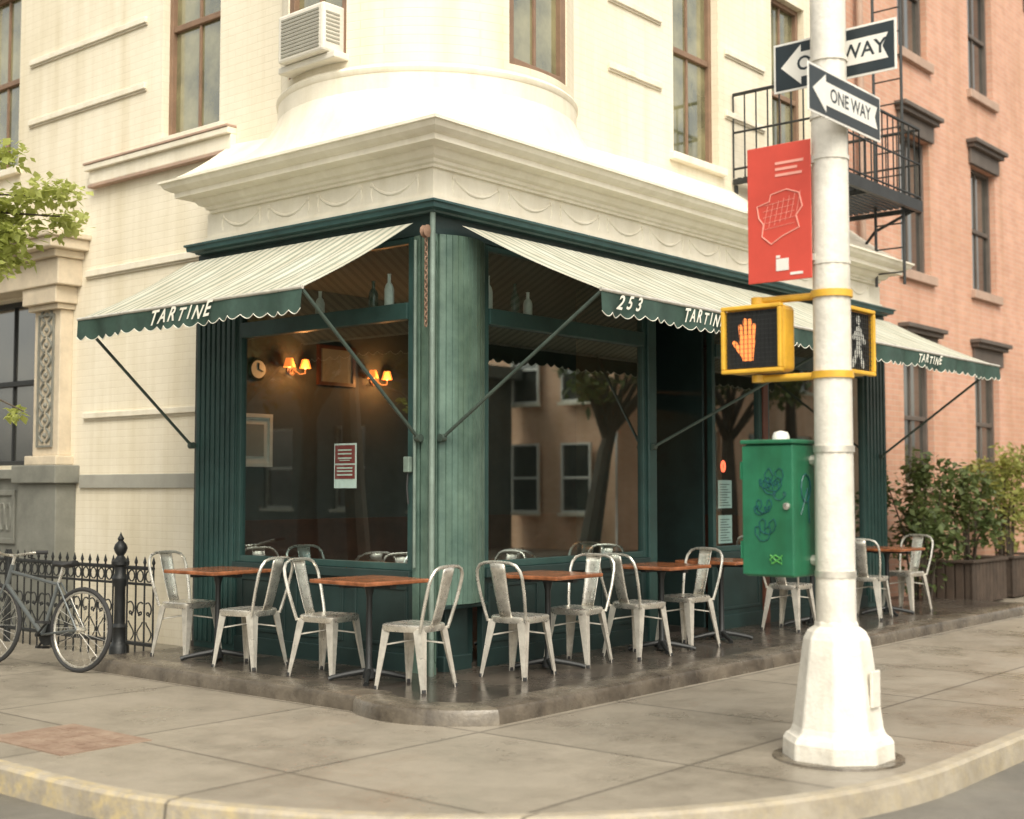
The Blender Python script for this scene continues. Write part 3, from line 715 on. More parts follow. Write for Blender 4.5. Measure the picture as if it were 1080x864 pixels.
for i,(x,y,rz,lb) in enumerate(((.85,.62,40,'chair inside the shop behind the green corner pilaster'),(.62,1.9,-95,'chair inside the left shop window near the wainscot'),(.6,.95,90,'chair inside the left shop window nearest the corner'),(2.5,.62,180,'chair inside the right shop window beside the green post'))):
    chair(x,y,rz,lb,'chairs inside the shop',.135)
# tables
def make_table():
    r=thing('cafe_table',(0,0,0),'x','table','wooden tables on the terrace')
    m=MB(); m.box(-.31,.31,-.31,.31,.705,.735); m.build('tabletop',M['wood'],r,bevel=.008)
    MB().box(-.26,.26,-.03,.03,.68,.704).box(-.03,.03,-.26,.26,.675,.7035).build('support',M['iron'],r)
    MB().lathe([(.05,.02),(.045,.07),(.025,.1),(.022,.6),(.035,.66),(.05,.68)],(0,0,0),14).build('column',M['iron'],r,smooth=True)
    for k in range(4):
        q=PI/4+PI/2*k; d=Vc((math.cos(q),math.sin(q),0))
        MB().tube([d*.02+Z*.07,d*.14+Z*.05,d*.26+Z*.025,d*.29+Z*.012],[.022,.02,.017,.02],8).build('foot',M['iron'],r,smooth=True)
    return r
tb0=make_table(); tu=[False]
def table(x,y,rz,label,group='wooden tables on the terrace',z=TZ):
    c=tb0 if not tu[0] else copy_tree(tb0); tu[0]=True
    c.location=(x,y,z); c.rotation_euler=(0,0,R(rz)); c['label']=label; c['group']=group
table(-.47,1.95,2,'red wood table nearest the iron railing at the left end')
table(-.48,.17,-3,'red wood table directly left of the corner post')
table(.83,-.45,2,'red wood table first right of the corner post')
table(2.38,-.47,-2,'red wood table in front of the green post right of the big window')
table(3.40,-.45,3,'red wood table without facing chairs, before the posted menus')
table(5.12,-.48,0,'red wood table hidden behind the green cabinet and white pole')
table(6.74,-.56,-2,'red wood table at the far right end of the terrace')
table(.55,1.45,0,'table inside the left shop window',"tables inside the shop",.135)
table(1.65,.65,0,'table inside the right shop window',"tables inside the shop",.135)

# ------------------------------------------------------------------ things in the shop
def wall_lamp(x,z,label):
    r=thing('wall_lamp',(x,2.97,z),label,'lamp','glowing lamps on the inside wall')
    MB().lathe([(.001,0),(.06,0),(.06,.02),(.02,.03)],(x,2.999,z-.05),12,-Y).build('backplate',M['rust'],r,smooth=True)
    for s in (-1,1):
        MB().tube([(x,2.97,z-.05),(x+s*.05,2.92,z-.10),(x+s*.10,2.9,z-.09),(x+s*.10,2.9,z-.05)],.008,6).build('arm',M['rust'],r,smooth=True)
        m=MB(); vs=[];fs=[]
        for k in range(14):
            q=2*PI*k/14
            for rr,zz in ((.058,-.04),(.034,.045)): vs.append((x+s*.10+rr*math.cos(q),2.9+rr*math.sin(q),z+zz))
        for k in range(14): fs.append((k*2,k*2+1,((k+1)%14)*2+1,((k+1)%14)*2))
        sh=m.add(vs,fs).build('shade',M['lamp'],r,smooth=True)
        MB().lathe([(.006,-.05),(.018,-.035),(.022,-.01),(.012,.02)],(x+s*.10,2.9,z),8).build('bulb',M['bulb'],sh,smooth=True)
    ld=bpy.data.lights.new('lamp_light','POINT'); ld.energy=12; ld.color=(1,.38,.11); ld.shadow_soft_size=.05
    lo=bpy.data.objects.new('lamp_light',ld); COL.objects.link(lo); lo.parent=r; lo.location=(0,-.19,-.06)
wall_lamp(1.17,2.70,'glowing orange wall lamp nearer the left pilaster'); wall_lamp(2.28,2.66,'glowing orange wall lamp nearer the corner post')
def picture(x,z,w_,h,label,mt):
    r=thing('picture',(x,2.98,z-h/2),label,'picture'); f=.035
    MB().box(x-w_/2,x+w_/2,2.965,2.999,z-h/2,z-h/2+f).box(x-w_/2,x+w_/2,2.965,2.999,z+h/2-f,z+h/2).box(x-w_/2,x-w_/2+f,2.966,2.999,z-h/2+f,z+h/2-f).box(x+w_/2-f,x+w_/2,2.966,2.999,z-h/2+f,z+h/2-f).build('frame',M['paper'] if mt=='paper' else M['darkwood'],r)
    MB().box(x-w_/2+f,x+w_/2-f,2.98,2.999,z-h/2+f,z+h/2-f).build('print',M[mt],r)
    if mt=='paper': MB().box(x-w_/2+.10,x+w_/2-.10,2.974,2.979,z-h/2+.10,z+h/2-.10).build('image',M['greyband'],r)
picture(.72,1.95,.42,.50,'pale framed picture on the wall inside the left window','paper')
picture(1.75,2.72,.5,.4,'dark framed picture between the two glowing lamps','greystone')
picture(3.6,2.35,.5,.4,'dark framed picture seen behind the corner pilaster','greyband')
r=thing('wall_clock',(.75,2.97,2.62),'small round clock on the inside wall above the pale picture','clock')
MB().lathe([(.001,0),(.10,0),(.11,.02),(.09,.03)],(.75,2.999,2.62),20,-Y).build('clock_case',M['iron'],r,smooth=True)
MB().lathe([(.001,.031),(.085,.031),(.085,.033),(.001,.034)],(.75,2.999,2.62),20,-Y).build('clock_face',M['paper'],r)
MB().tube([(.75,2.96,2.62),(.75,2.96,2.68)],.005,5).build('clock_hand',M['iron'],r)
MB().tube([(.75,2.96,2.62),(.80,2.96,2.60)],.005,5).build('clock_hand',M['iron'],r)
def bottle(x,y,z,h,label,mt='glassbottle'):
    o=MB().lathe([(.001,0),(.036,0),(.04,.01),(.04,h*.55),(.03,h*.68),(.014,h*.76),(.014,h*.96),(.017,h)],(x,y,z),12).build('bottle',M[mt],smooth=True,org=(x,y,z))
    tag(o,label,'bottle','bottles on the shelves over the windows')
bottle(.15,.62,2.926,.28,'pale bottle on the left window shelf nearest the corner','paper'); bottle(.15,.80,2.926,.24,'dark bottle on the left window shelf, second from the corner'); bottle(.16,1.45,2.926,.22,'pale short jug on the left window shelf farther from the corner','paper')
bottle(.82,.16,2.926,.30,'pale bottle on the right window shelf nearest the corner','paper'); bottle(1.15,.15,2.926,.27,'dark bottle on the right window shelf, middle'); bottle(1.32,.15,2.926,.22,'pale short jug on the right window shelf farthest right','paper')
# posted sign and menus
r=thing('posted_notice',(.03,1.02,1.55),'maroon and white notice taped inside the left window','notice')
MB().box(.05,.055,.88,1.14,1.50,1.86).build('sheet',M['paper'],r)
MB().box(.046,.049,.895,1.125,1.70,1.845).build('print',M['maroon'],r)
m=MB()
for z in (1.80,1.77,1.735): m.box(.043,.045,.93,1.09,z,z+.012)
m.box(.043,.045,.95,1.07,1.72,1.727); m.build('print',M['letter'],r)
m=MB(); m.box(.046,.0488,.895,1.125,1.575,1.685); m.build('print',M['maroon'],r)
m=MB()
for z in (1.60,1.63,1.655): m.box(.043,.045,.92,1.10,z,z+.013)
m.build('print',M['letter'],r)
for z0,lb in ((1.30,'upper white menu sheet posted beside the entrance'),(.95,'lower white menu sheet posted beside the entrance')):
    r=thing('menu',(4.30,.03,z0),lb,'menu','menu sheets beside the entrance')
    MB().box(4.18,4.44,.045,.05,z0,z0+.28).build('sheet',M['paper'],r); m=MB()
    for k in range(9): m.box(4.21,4.21+.2-(k*7%5)*.02,.042,.044,z0+.025+k*.026,z0+.033+k*.026)
    m.build('print',M['paperink'],r)
o=MB().tube([(4.37+.028*math.cos(q),.10,1.72+.05*math.sin(q)) for q in [2*PI*i/16 for i in range(16)]],.012,6,closed=True).build('neon_sign',M['neon'],org=(4.37,.10,1.6),smooth=True)
tag(o,'small red neon ring glowing above the posted menus','neon sign')

# air conditioner
N=Vc((math.cos(R(178)),math.sin(R(178)),0)); U=Vc((-N.y,N.x,0)); O=TC+N*1.12+Z*5.0
r=thing('air_conditioner',O,'boxy white window air conditioner in the rounded bay','air conditioner')
MB().fbox(O,U,Z,N,-.29,.29,0,.40,0,.34).build('case',M['acwhite'],r,bevel=.02)
m=MB()
for i in range(11): m.fbox(O,U,Z,N,-.24,.24,.04+i*.030,.056+i*.030,.341,.347)
m.build('front_grille',M['acdark'],r)
for s in (-1,1):
    m=MB()
    for i in range(8): m.fbox(O,U*s,Z,N,.291,.296,.08+i*.033,.095+i*.033,.17,.31)
    m.build('side_vent',M['acdark'],r)
MB().fbox(O,U,Z,N,-.36,.36,-.06,-.002,.02,.28).build('support_tray',M['acwhite'],r,bevel=.01)

# ------------------------------------------------------------------ traffic pole and its fittings
PX,PY=-.36,-3.46; PP=Vc((PX,PY,0))
r=thing('traffic_pole',PP,'white painted octagonal traffic pole with a flared base at the pavement corner','pole')
MB().lathe([(.001,-.02),(.31,-.02),(.305,.10),(.285,.13),(.265,.14),(.25,.18),(.195,.60),(.185,.66),(.165,.70),(.125,.73),(.118,.76)],PP,8,Z,R(22)).build('base',M['polewhite'],r,bevel=.012)
MB().lathe([(.112,.75),(.108,1.5),(.101,4.),(.088,8.),(.001,8.02)],PP,12).build('shaft',M['polewhite'],r,smooth=True)
for z in (1.02,1.72): MB().lathe([(.09,-.018),(.115,-.018),(.115,.018),(.09,.018)],PP+Z*z,16).build('band',M['steel2'],r,smooth=True)
for z in (2.78,3.38,3.62,3.95): MB().lathe([(.09,-.012),(.109,-.012),(.109,.012),(.09,.012)],PP+Z*z,16).build('band',M['polewhite'],r,smooth=True)
MB().fbox(PP,X,Z,-Y,-.05,.05,.30,.50,.215,.235).build('access_door',M['polewhite'],r,bevel=.006)
# base footing
tag(MB().lathe([(.001,-.02),(.37,-.02),(.36,.012),(.001,.014)],PP,24).build('footing',M['stepstone'],org=PP),'round worn concrete footing under the white pole','footing')
# hand and man symbols
def cap2(a,b,w_,n=5):
    a=Vc((a[0],a[1]));b=Vc((b[0],b[1])); d=(b-a).normalized(); p=Vc((-d.y,d.x)); out=[]
    q0=math.atan2(p.y,p.x)
    for i in range(n+1): q=q0+PI*i/n; out.append((a.x+w_*math.cos(q),a.y+w_*math.sin(q)))
    for i in range(n+1): q=q0+PI+PI*i/n; out.append((b.x+w_*math.cos(q),b.y+w_*math.sin(q)))
    return out
def signal(c,U,N,label,kind):
    # c centre of box ; U to viewer's right
    h=.195; r=thing('pedestrian_signal',c-Z*h,label,'pedestrian signal','pedestrian signals on the white pole')
    MB().fbox(c,U,Z,N,-h,h,-h,h,-.09,.06).build('housing',M['yellow'],r,bevel=.03,seg=3)
    m=MB()
    for (a,b,d,e) in ((-h-.004,h+.004,h-.02,h+.004),(-h-.004,h+.004,-h-.004,-h+.02),(-h-.004,-h+.02,-h+.02,h-.02),(h-.02,h+.004,-h+.02,h-.02)): m.fbox(c,U,Z,N,a,b,d,e,.061,.10)
    m.build('door_rim',M['yellow'],r,bevel=.006)
    MB().fbox(c,U,Z,N,-.168,.168,-.168,.168,.061,.068).build('lens',M['black'],r)
    m=MB()
    for i in range(13):
        a=-.165+i*.33/12; m.fbox(c,U,Z,N,a-.0012,a+.0012,-.168,.168,.0755,.080); m.fbox(c,U,Z,N,-.168,.168,a-.0012,a+.0012,.081,.086)
    m.build('visor',M['black'],r)
    O=c+N*.070; m=MB()
    if kind=='hand':
        polys=[[(-.065,-.02),(-.05,-.10),(-.035,-.15),(.045,-.15),(.05,-.09),(.06,-.02),(.055,.03),(-.06,.03)],cap2((-.047,.0),(-.055,.095),.0145),cap2((-.016,.02),(-.018,.135),.0145),cap2((.016,.02),(.02,.13),.0145),cap2((.045,.0),(.055,.095),.0135),cap2((-.04,-.10),(-.10,-.02),.017)]
        for i,p in enumerate(polys): m.prism([(a*.84-.035,b*.84) for a,b in p],O+N*(.0004*i),U,Z,N,.003)
        m.build('hand_symbol',M['hand'],r)
    else:
        polys=[cap2((.02,.125),(.02,.126),.028),cap2((.02,.06),(.015,-.02),.034),cap2((.015,-.02),(.07,-.14),.02),cap2((.015,-.02),(-.02,-.08),.02),cap2((-.02,-.08),(-.06,-.14),.019),cap2((.03,.07),(.09,.0),.016),cap2((.01,.07),(-.05,.02),.016)]
        for i,p in enumerate(polys): m.prism(p,O+N*(.0004*i),U,Z,N,.003)
        m.build('walking_symbol',M['man'],r)
    return r
s1=PP+Vc((-.02,.46,2.37)); s2=PP+Vc((.40,.11,2.37))
signal(s1,-Y,-X,'yellow pedestrian signal showing a lit orange hand left of the white pole','hand')
signal(s2,X,-Y,'yellow pedestrian signal showing a walking figure, half hidden right of the pole','man')
r=thing('signal_bracket',PP+Z*2.1,'orange yellow bracket arms holding both pedestrian signals to the pole','bracket')
for (z) in (2.14,2.60):
    MB().tube([PP+Z*z+Y*.08,PP+Z*z+Y*.25+X*-.01,s1-Z*(2.37-z)],.022,10).lathe([(.03,-.02),(.042,-.02),(.042,.02),(.03,.02)],Vc((s1.x,s1.y,z)),12).build('arm',M['yellow'],r,smooth=True)
    MB().tube([PP+Z*z+X*.08+Y*.03,PP+Z*z+X*.22+Y*.12,s2-Z*(2.37-z)],.022,10).build('arm',M['yellow'],r,smooth=True)
    MB().lathe([(.09,-.02),(.118,-.02),(.118,.02),(.09,.02)],PP+Z*z,16).build('clamp',M['yellow'],r,smooth=True)
# red banner sign
r=thing('banner_sign',PP+Vc((-.05,.27,2.68)),'red sign with a pale district map outline, on the white pole','sign')
O=PP+Vc((-.10,.27,3.09)); U=-Y; N=-X
MB().fbox(O,U,Z,N,-.205,.205,-.40,.40,0,.008).build('panel',M['red'],r,bevel=.01)
m=MB(); rng=random.Random(4)
out=[(-.13,-.02),(-.14,.05),(-.06,.07),(-.05,.11),(.05,.13),(.13,.10),(.15,.02),(.11,-.03),(.13,-.10),(.02,-.14),(-.05,-.18),(-.11,-.13),(-.10,-.06)]
m.tube([O+U*a+Z*b+N*.010 for a,b in out],.004,5,closed=True)
for k in range(7):
    a=-.10+k*.035; m.tube([O+U*a+Z*(-.09+.01*k)+N*.010,O+U*(a+.03)+Z*(.05+.01*k)+N*.010],.0012,4)
for k in range(5):
    b=-.09+k*.035; m.tube([O+U*-.1+Z*b+N*.010,O+U*.1+Z*(b+.02)+N*.010],.0012,4)
m.build('map',M['palered'],r)
m=MB()
for k,(a,b) in enumerate(((-.02,.16),(-.02,.12),(-.02,.15))): m.fbox(O,U,Z,N,a,b,.28-k*.035,.295-k*.035,.009,.011)
m.build('caption',M['palered'],r)
m=MB().fbox(O,U,Z,N,-.02,.06,-.34,-.27,.009,.011).fbox(O,U,Z,N,-.02,.005,-.265,-.25,.009,.011).fbox(O,U,Z,N,.07,.15,-.37,-.355,.009,.011); m.build('mark',M['signwhite'],r)
for b in (-.3,.26): MB().fbox(O,U,Z,-N,.08,.22,b,b+.04,.001,.03).build('bracket',M['steel2'],r)
# one way signs
def oneway(O,U,N,w_,h,label,txt):
    r=thing('one_way_sign',O-Z*h/2,label,'road sign','one way signs on the white pole')
    MB().fbox(O,U,Z,N,-w_/2,w_/2,-h/2,h/2,0,.005).build('plate',M['signwhite'],r,bevel=.004)
    b=.014; MB().fbox(O,U,Z,N,-w_/2+b,w_/2-b,-h/2+b,h/2-b,.0051,.007).build('field',M['signblack'],r)
    a=w_/2-.05; k=h/2-.03; s=k*.62
    arrow=[(-a,0),(-a+.17*w_,k),(-a+.17*w_,s),(a,s),(a-.035,0),(a,-s),(-a+.17*w_,-s),(-a+.17*w_,-k)]
    MB().prism(arrow,O+N*.0071,U,Z,N,.002).build('arrow',M['signwhite'],r)
    MB().text('ONE WAY',O+N*.0098+U*(.06*w_),U,Z,h*.40,0,.002).build('lettering',M['signblack'],r)
    MB().fbox(O,U,Z,-N,-.04,.04,-h/2+.02,h/2-.02,.001,.03).build('bracket',M['steel2'],r)
oneway(PP+Vc((.15,.04,4.02)),-Y,-X,.78,.30,'upper one way arrow sign, behind the white pole',1)
oneway(PP+Vc((-.105,-.15,3.65)),X,-Y,.90,.27,'lower one way arrow sign, in front of the white pole',1)
# control cabinet
r=thing('control_cabinet',PP+Vc((-.08,.31,1.0)),'green steel control cabinet with scrawled graffiti strapped to the white pole','cabinet')
x0,x1,y0,y1,z0,z1=PX-.22,PX+.06,PY+.15,PY+.46,1.0,1.75
MB().box(x0+.012,x1,y0,y1,z0,z1).build('case',M['cabgreen'],r,bevel=.012)
d=MB().box(x0,x0+.0115,y0-.006,y1+.006,z0+.01,z1-.01).build('door',M['cabgreen'],r,bevel=.005)
MB().lathe([(.015,0),(.02,0),(.02,.012),(.006,.015)],(x0,y0+.03,1.4),12,-X).build('lock',M['steel'],d,smooth=True)
MB().box(x0-.012,x1+.012,y0-.012,y1+.012,z1+.001,z1+.025).build('lid',M['cabgreen'],r,bevel=.006)
for z in (1.15,1.6): MB().box(x0-.004,x0+.02,y1+.006,y1+.016,z-.05,z+.05).build('hinge',M['cabgreen'],r)
m=MB(); rng=random.Random(12)
for k in range(10):
    c=Vc((x0-.003,rng.uniform(y0+.08,y1-.08),1.36+rng.uniform(-.15,.30))); pts=[]
    a=rng.uniform(.015,.045)
    for i in range(14): q=i*.75+rng.uniform(-.3,.3); pts.append(c+Y*(-.07+i*.008+a*math.cos(q))+Z*(a*1.2*math.sin(q)))
    pts=[Vc((p.x,min(max(p.y,y0+.02),y1-.02),p.z)) for p in pts]
    m.tube(pts,.0026,5)
m.build('graffiti',M['ink'],r)
m=MB(); pts=[Vc((x0-.003,y0+.10+.04*math.sin(q*2.3),1.10+.025*math.cos(q*3.1))) for q in [i*.5 for i in range(14)]]; m.tube(pts,.004,5)
m.build('graffiti',M['lime'],r)
m=MB(); m.tube([Vc((PX-.06+.055*math.cos(q),y0-.004,1.5+.08*math.sin(q))) for q in [i*2*PI/12 for i in range(12)]],.004,5,closed=True); m.tube([(PX-.12,y0-.004,1.35),(PX-.04,y0-.004,1.5),(PX-.02,y0-.004,1.3)],.003,5); m.build('graffiti',M['ink'],r)
MB().lathe([(.001,-.001),(.05,0),(.05,.02),(.04,.045),(.001,.055)],(PX-.06,PY+.3,z1+.026),16).build('antenna_dome',M['signwhite'],r,smooth=True)
for z in (1.09,1.66): MB().tube([(x1-.04,y0+.01,z),(PX+.02,PY+.08,z)],.03,8).build('mount',M['steel2'],r,smooth=True)

# ------------------------------------------------------------------ iron railing at left
FX=-.40
r=thing('iron_railing',(FX,4.5,0),'black wrought iron railing with scrolls and a finial post, left of the terrace','railing')
def fence_panel(y0,y1,name='panel'):
    m=MB()
    for z,rr in ((.80,.017),(.66,.012),(.14,.017)): m.tube([(FX,y0,z),(FX,y1,z)],rr,6)
    n=max(2,round((y1-y0)/.125))
    for i in range(n+1):
        y=y0+(y1-y0)*i/n; m.tube([(FX,y,-.01),(FX,y,.83)],.009,6); m.lathe([(.009,.83),(.018,.85),(.006,.89),(.001,.905)],(FX,y,0),6)
        if i<n:
            yc=y+(y1-y0)/n/2
            m.tube([(FX,yc+.045*math.cos(q),.73+.05*math.sin(q)) for q in [2*PI*k/10 for k in range(10)]],.007,5,closed=True)
            pts=[]
            for k in range(22):
                q=k*.42; rd=.012+.0018*k; pts.append((FX,yc+rd*math.cos(q)*(1 if i%2 else -1),.38+rd*math.sin(q)+.004*k))
            m.tube(pts,.007,5)
            pts=[(FX,yc+(.04*math.sin(k*.5))*(1 if i%2 else -1),.17+k*.018) for k in range(10)]; m.tube(pts,.006,5)
    m.build(name,M['iron'],r)
fence_panel(2.94,3.33); fence_panel(3.55,5.3); fence_panel(5.4,8.2)
m=MB(); m.lathe([(.09,-.01),(.09,.1),(.075,.12),(.06,.14),(.06,.25),(.075,.27),(.05,.30),(.048,.62),(.07,.66),(.075,.70),(.05,.74),(.055,.80),(.08,.82),(.08,.85),(.05,.87),(.03,.90),(.05,.93),(.062,.965),(.05,1.0),(.022,1.03),(.03,1.05),(.012,1.08),(.001,1.11)],(FX,3.44,0),16)
m.build('newel_post',M['iron'],r,smooth=True)
MB().tube([(FX,5.35,0),(FX,5.35,.9)],.025,8).build('post',M['iron'],r)

# ------------------------------------------------------------------ bicycle
r=thing('bicycle',(0,0,0),'dark grey bicycle parked in front of the iron railing','bicycle')
def wheel(cx):
    c=Vc((cx,0,.345)); circ=lambda rad,n=36:[c+Vc((rad*math.cos(2*PI*i/n),0,rad*math.sin(2*PI*i/n))) for i in range(n)]
    ty=MB().tube(circ(.328),.019,8,closed=True).build('wheel',M['rubber'],r,smooth=True)
    MB().tube(circ(.305),.011,6,closed=True).build('rim',M['steel'],ty,smooth=True)
    m=MB()
    for i in range(24):
        q=2*PI*i/24; s=.02*(1 if i%2 else -1); m.tube([c+Vc((.02*math.cos(q+.8),s,.02*math.sin(q+.8))),c+Vc((.30*math.cos(q),0,.30*math.sin(q)))],.0016,3)
    m.build('spokes',M['steel'],ty)
    MB().lathe([(.012,-.05),(.022,-.03),(.016,0),(.022,.03),(.012,.05)],c,10,Y).build('hub',M['steel'],ty,smooth=True)
wheel(-.52); wheel(.53)
bbp=Vc((-.08,0,.28)); sc_=Vc((-.22,0,.72)); ht=Vc((.36,0,.82)); hb=Vc((.40,0,.68)); rw=Vc((-.52,0,.345)); fw=Vc((.53,0,.345))
m=MB(); m.tube([bbp,sc_],.016,8).tube([sc_+Vc((.01,0,-.02)),ht+Vc((0,0,-.03))],.015,8).tube([bbp,hb],.018,8).tube([ht+Vc((-.01,0,.03)),hb],.02,8)
for s in (-.05,.05): m.tube([bbp+Y*s*.5,rw+Y*s],.009,6).tube([sc_+Y*s*.4,rw+Y*s],.008,6)
m.build('frame',M['bike'],r,smooth=True)
m=MB()
for s in (-.045,.045): m.tube([hb+Y*s*.6,hb+Vc((.04,s,-.12)),fw+Y*s],.01,6)
m.build('fork',M['bike'],r,smooth=True)
MB().tube([sc_,sc_+Vc((-.035,0,.13))],.013,8).build('seat_post',M['steel'],r,smooth=True)
sp=sc_+Vc((-.04,0,.14)); m=MB(); vs=[];fs=[]
prof=[(-.13,.05,0.02),(-.12,.075,.01),(-.06,.075,.0),(.0,.04,0),(.08,.022,.005),(.13,.014,.0)]
for (a,wd,dz) in prof: vs+=[sp+Vc((a,-wd,dz)),sp+Vc((a,-wd*.5,dz+.03)),sp+Vc((a,wd*.5,dz+.03)),sp+Vc((a,wd,dz)),sp+Vc((a,0,dz-.02))]
for i in range(5):
    for k in range(5): fs.append((i*5+k,i*5+(k+1)%5,i*5+5+(k+1)%5,i*5+5+k))
fs+=[(0,1,2,3,4),(25,26,27,28,29)]
m.add(vs,fs).build('saddle',M['rubber'],r,smooth=True,bevel=.01)
st=ht+Vc((-.02,0,.10))
h=MB().tube([ht,st],.013,8).tube([st,st+Vc((.06,0,.01))],.012,8).tube([st+Vc((-.06,.29,.05)),st+Vc((.0,.20,.04)),st+Vc((.06,.06,.01)),st+Vc((.06,-.06,.01)),st+Vc((0,-.20,.04)),st+Vc((-.06,-.29,.05))],.011,8).build('handlebar',M['steel'],r,smooth=True)
for s in (-1,1):
    MB().tube([st+Vc((-.01,s*.215,.043)),st+Vc((-.065,s*.30,.05))],.017,8).build('grip',M['rubber'],h,smooth=True)
    MB().tube([st+Vc((.03,s*.17,.03)),st+Vc((.06,s*.2,.0)),st+Vc((.04,s*.26,-.01))],.006,5).build('brake_lever',M['rubber'],h)
MB().tube([st+Vc((.06,.05,.0)),hb+Vc((.10,.03,.1)),hb+Vc((.04,.02,-.02))],.004,5).build('cable',M['rubber'],h)
k=MB().lathe([(.03,-.006),(.09,-.004),(.09,.004),(.03,.006)],bbp+Y*-.045,24,Y).tube([bbp+Y*-.06,bbp+Vc((.12,-.07,-.11))],.01,6).tube([bbp+Y*.06,bbp+Vc((-.12,.07,.11))],.01,6).tube([bbp+Y*-.07,bbp+Y*.07],.016,8).build('crank',M['iron'],r,smooth=True)
MB().fbox(bbp+Vc((.12,-.12,-.11)),X,Z,Y,-.045,.045,-.01,.01,-.04,.04).build('pedal',M['rubber'],k)
MB().fbox(bbp+Vc((-.12,.12,.11)),X,Z,Y,-.045,.045,-.01,.01,-.04,.04).build('pedal',M['rubber'],k)
MB().tube([bbp+Vc((0,-.045,.088)),rw+Vc((0,-.045,.035))],.004,4).tube([bbp+Vc((0,-.045,-.088)),rw+Vc((0,-.045,-.035))],.004,4).build('chain',M['iron'],r)
r.location=(-1.28,3.36,.0); r.rotation_euler=(R(5),0,R(101))

# ------------------------------------------------------------------ vegetation
def shrub(x,y,h,rad,n,mt,label,sz=.10,base=0):
    r=thing('shrub',(x,y,base),label,'shrub'); m=MB(); rng=random.Random(int(x*10)); lf=MB()
    for k in range(12):
        q=rng.uniform(0,2*PI); d=rng.uniform(.2,1.05)*rad; top=Vc((x+d*math.cos(q),y+d*math.sin(q)*.6,base+(h-base)*rng.uniform(.5,1.03)))
        m.tube([(x+.1*math.cos(q),y+.1*math.sin(q),base),((x+top.x)/2,(y+top.y)/2,base+(top.z-base)*.6),top],[.018,.012,.006],5)
        lf.leaves(top-Z*.12,(rad*.33,rad*.3,h*.16),n//13,sz,.5,rng)
    lf.leaves((x,y,base+(h-base)*.42),(rad*.85,rad*.6,(h-base)*.36),n//5,sz,.35,rng)
    m.build('stems',M['bark'],r); lf.build('foliage',M[mt],r,recalc=False)
shrub(8.75,-.1,1.85,.62,1700,'leafdark','tall dark green shrub right of the shopfront, at the end of the terrace')
shrub(10.15,-.12,1.7,.6,1200,'leafdark','rounder dark shrub in the planter left of the yellow green one',base=.45)
shrub(11.6,-.12,2.0,.6,1200,'leafmid','yellow green shrub in a planter at the right edge against the brick building',base=.45)
shrub(13.2,-.1,1.4,.6,900,'leafmid','farthest shrub beside the brick building at the right edge')
for x,lb in ((10.15,'slatted dark planter box under the rounder dark shrub'),(11.6,'slatted dark planter box under the yellow green shrub')):
    r=thing('planter',(x,-.12,0),lb,'planter','planter boxes along the brick building')
    MB().box(x-.56,x+.56,-.42,.18,.03,.5).build('box',M['planterwood'],r)
    m=MB()
    for i in range(10): a=x-.60+i*.121; m.box(a,a+.105,-.445,-.421,.02,.54)
    for i in range(5): a=-.44+i*.125; m.box(x-.585,x-.561,a,a+.105,.02,.54)
    m.box(x-.62,x+.62,-.47,-.40,.541,.575); m.box(x-.62,x-.55,-.40,.2,.541,.575); m.box(x+.55,x+.62,-.40,.2,.541,.575)
    m.build('slats',M['planterwood'],r,bevel=.005)
    MB().box(x-.54,x+.54,-.40,.17,.501,.53).build('soil',M['bark'],r)
def tree(x,y,h,crown,n,mt,label,sz,trunk=.13,extra=(),seed=1,lean=(0,0)):
    r=thing('street_tree',(x,y,0),label,'tree'); m=MB(); lf=MB(); rng=random.Random(seed)
    top=Vc((x+lean[0],y+lean[1],h*.62))
    m.tube([(x,y,-.02),(x+lean[0]*.25+.03,y+lean[1]*.25,h*.2),(x+lean[0]*.6-.03,y+lean[1]*.6,h*.42),top],[trunk*1.2,trunk,trunk*.8,trunk*.5],9)
    for k in range(crown[1]):
        q=2*PI*k/crown[1]+rng.uniform(-.4,.4); el=rng.uniform(-.1,.9); R_=crown[0]*rng.uniform(.55,.95)
        e=top+Vc((math.cos(q)*math.cos(el)*R_,math.sin(q)*math.cos(el)*R_,math.sin(el)*R_*1.1+h*.08))
        b0=Vc((x+lean[0]*.7,y+lean[1]*.7,h*rng.uniform(.45,.6)))
        m.tube([b0,(b0+e)/2+Z*.15,e],[trunk*.45,trunk*.28,trunk*.08],6)
        cr=crown[0]*rng.uniform(.3,.5); lf.leaves(e,(cr,cr,cr*.75),n//crown[1],sz,.45,rng)
    for (p,e,rad,nn) in extra:
        m.tube([p,(Vc(p)+Vc(e))/2+Z*.12,e],[trunk*.25,trunk*.13,.005],6)
        d=Vc(e)-Vc(p)
        for j in range(9):
            c=Vc(p)+d*(.50+.065*j)+Vc((rng.gauss(0,.3*rad),rng.gauss(0,.3*rad),rng.gauss(0,.24*rad)))
            lf.leaves(c,(rad*.42,rad*.42,rad*.22),nn//9,sz*.75,.5,rng)
    m.build('trunk',M['bark'],r,smooth=True); lf.build('crown',M[mt],r,recalc=False)
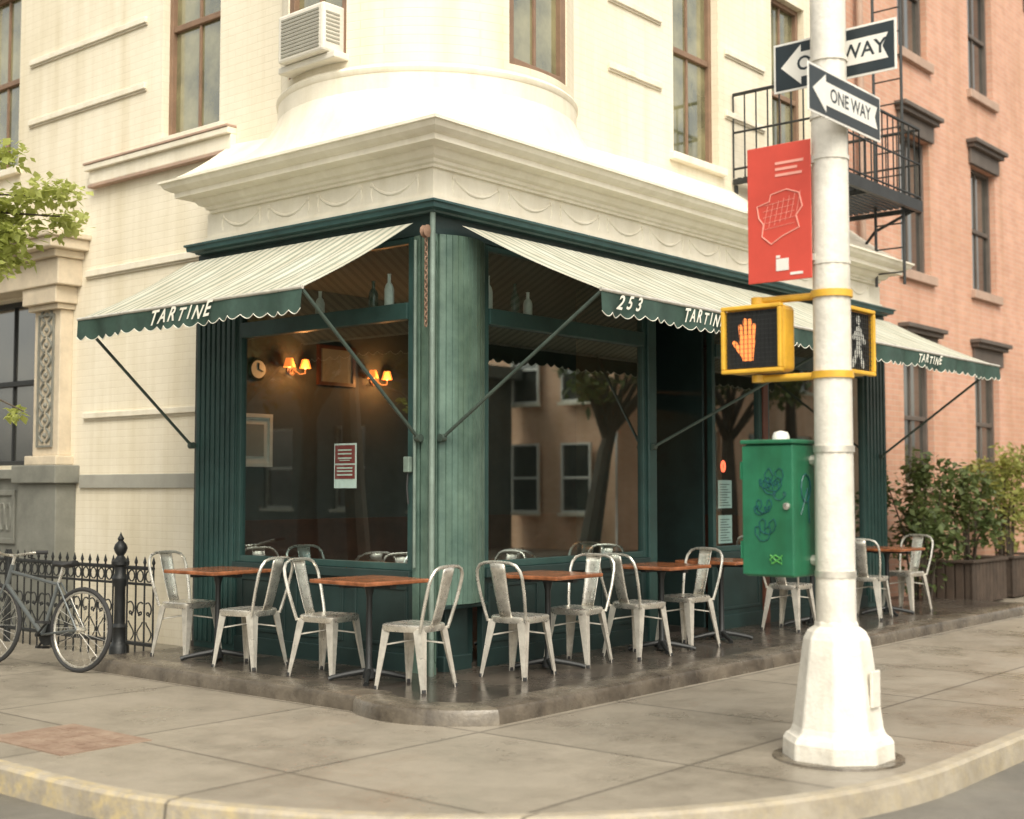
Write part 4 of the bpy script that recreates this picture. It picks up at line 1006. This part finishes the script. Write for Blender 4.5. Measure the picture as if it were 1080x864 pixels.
tree(-3.05,4.0,8.,(1.5,12),2200,'leafbright','bright green young street tree reaching in at the left edge',.10,.12,
    extra=(((-2.9,3.8,3.5),(-2.10,1.72,3.46),.5,1500),((-2.9,3.8,3.6),(-2.22,1.92,3.62),.44,1200),((-2.9,3.8,3.3),(-2.36,2.12,3.26),.42,800),((-3.0,3.9,2.7),(-2.17,2.04,2.06),.12,160)),seed=3,lean=(-.3,.9))
# across the streets (seen in the shop glass)
for i,(x,y,h,ln) in enumerate(((14.6,-9.4,5.2,(1.1,0)),(20.6,-9.6,5.6,(0,0)),(26,-10.8,8,(0,0)),(9,-11,7,(0,0)))):
    tree(x,y,h,(1.8,13),1500,'leaffar',['leaning street tree across the right hand street, nearest','second street tree across the right hand street','third street tree across the right hand street','street tree across the right hand street opposite the corner'][i],.22,.2,seed=20+i,lean=ln)
for i,(x,y) in enumerate(((-11,6.5),(-10.8,10),(-11,14),(-11,18))):
    tree(x,y,5.8,(2.3,13),1700,'leaffar',['street tree across the left hand street, nearest','street tree across the left hand street, second along','street tree across the left hand street, third along','street tree across the left hand street, farthest'][i],.28,.2,seed=30+i)
def farhouse(O,U,N,L_,hgt,label,mt,side=None):
    r=thing('row_house',O+U*L_/2,label,'building'); m=MB(); n=int(L_/2.6); holes=[]
    for i in range(n):
        for z in (1.,4.3,7.6):
            if z+2.4<hgt: holes.append((1+i*2.6,2.1+i*2.6,z,z+2.))
    wallgrid(m,O,U,N,0,L_,-.02,hgt,holes,.2); m.fbox(O,U,Z,N,0,L_,hgt,hgt+.3,-.5,.35)
    m.quad(O-N*.05,O-N*6,O-N*6+Z*hgt,O-N*.05+Z*hgt)
    m.build('wall',M[mt],r)
    for h in holes: window(r,O+U*((h[0]+h[1])/2)+Z*h[2],U,N,1.1,2.,M['steel2'],M['panedark'],M['white'],muntin=False)
    if side:
        for (d,z) in side: window(r,O-N*d+Z*z-U*.16,N,-U,.9,1.7,M['signwhite'],M['panedark'],M['white'],dep=.02,muntin=False)
farhouse(Vc((2,-14.5,0)),X,Y,16.3,4.2,'low grey brick row house across the right hand street, nearer','grey_brick')
farhouse(Vc((18.5,-11.4,0)),X,Y,18,9.,'orange brick row house standing forward across the right hand street','cream_brick',side=((1.1,.9),(2.7,.9),(1.1,3.6),(2.7,3.6)))
farhouse(Vc((-14.5,2,0)),Y,X,22,11.,'grey brick row house across the left hand street','grey_brick')
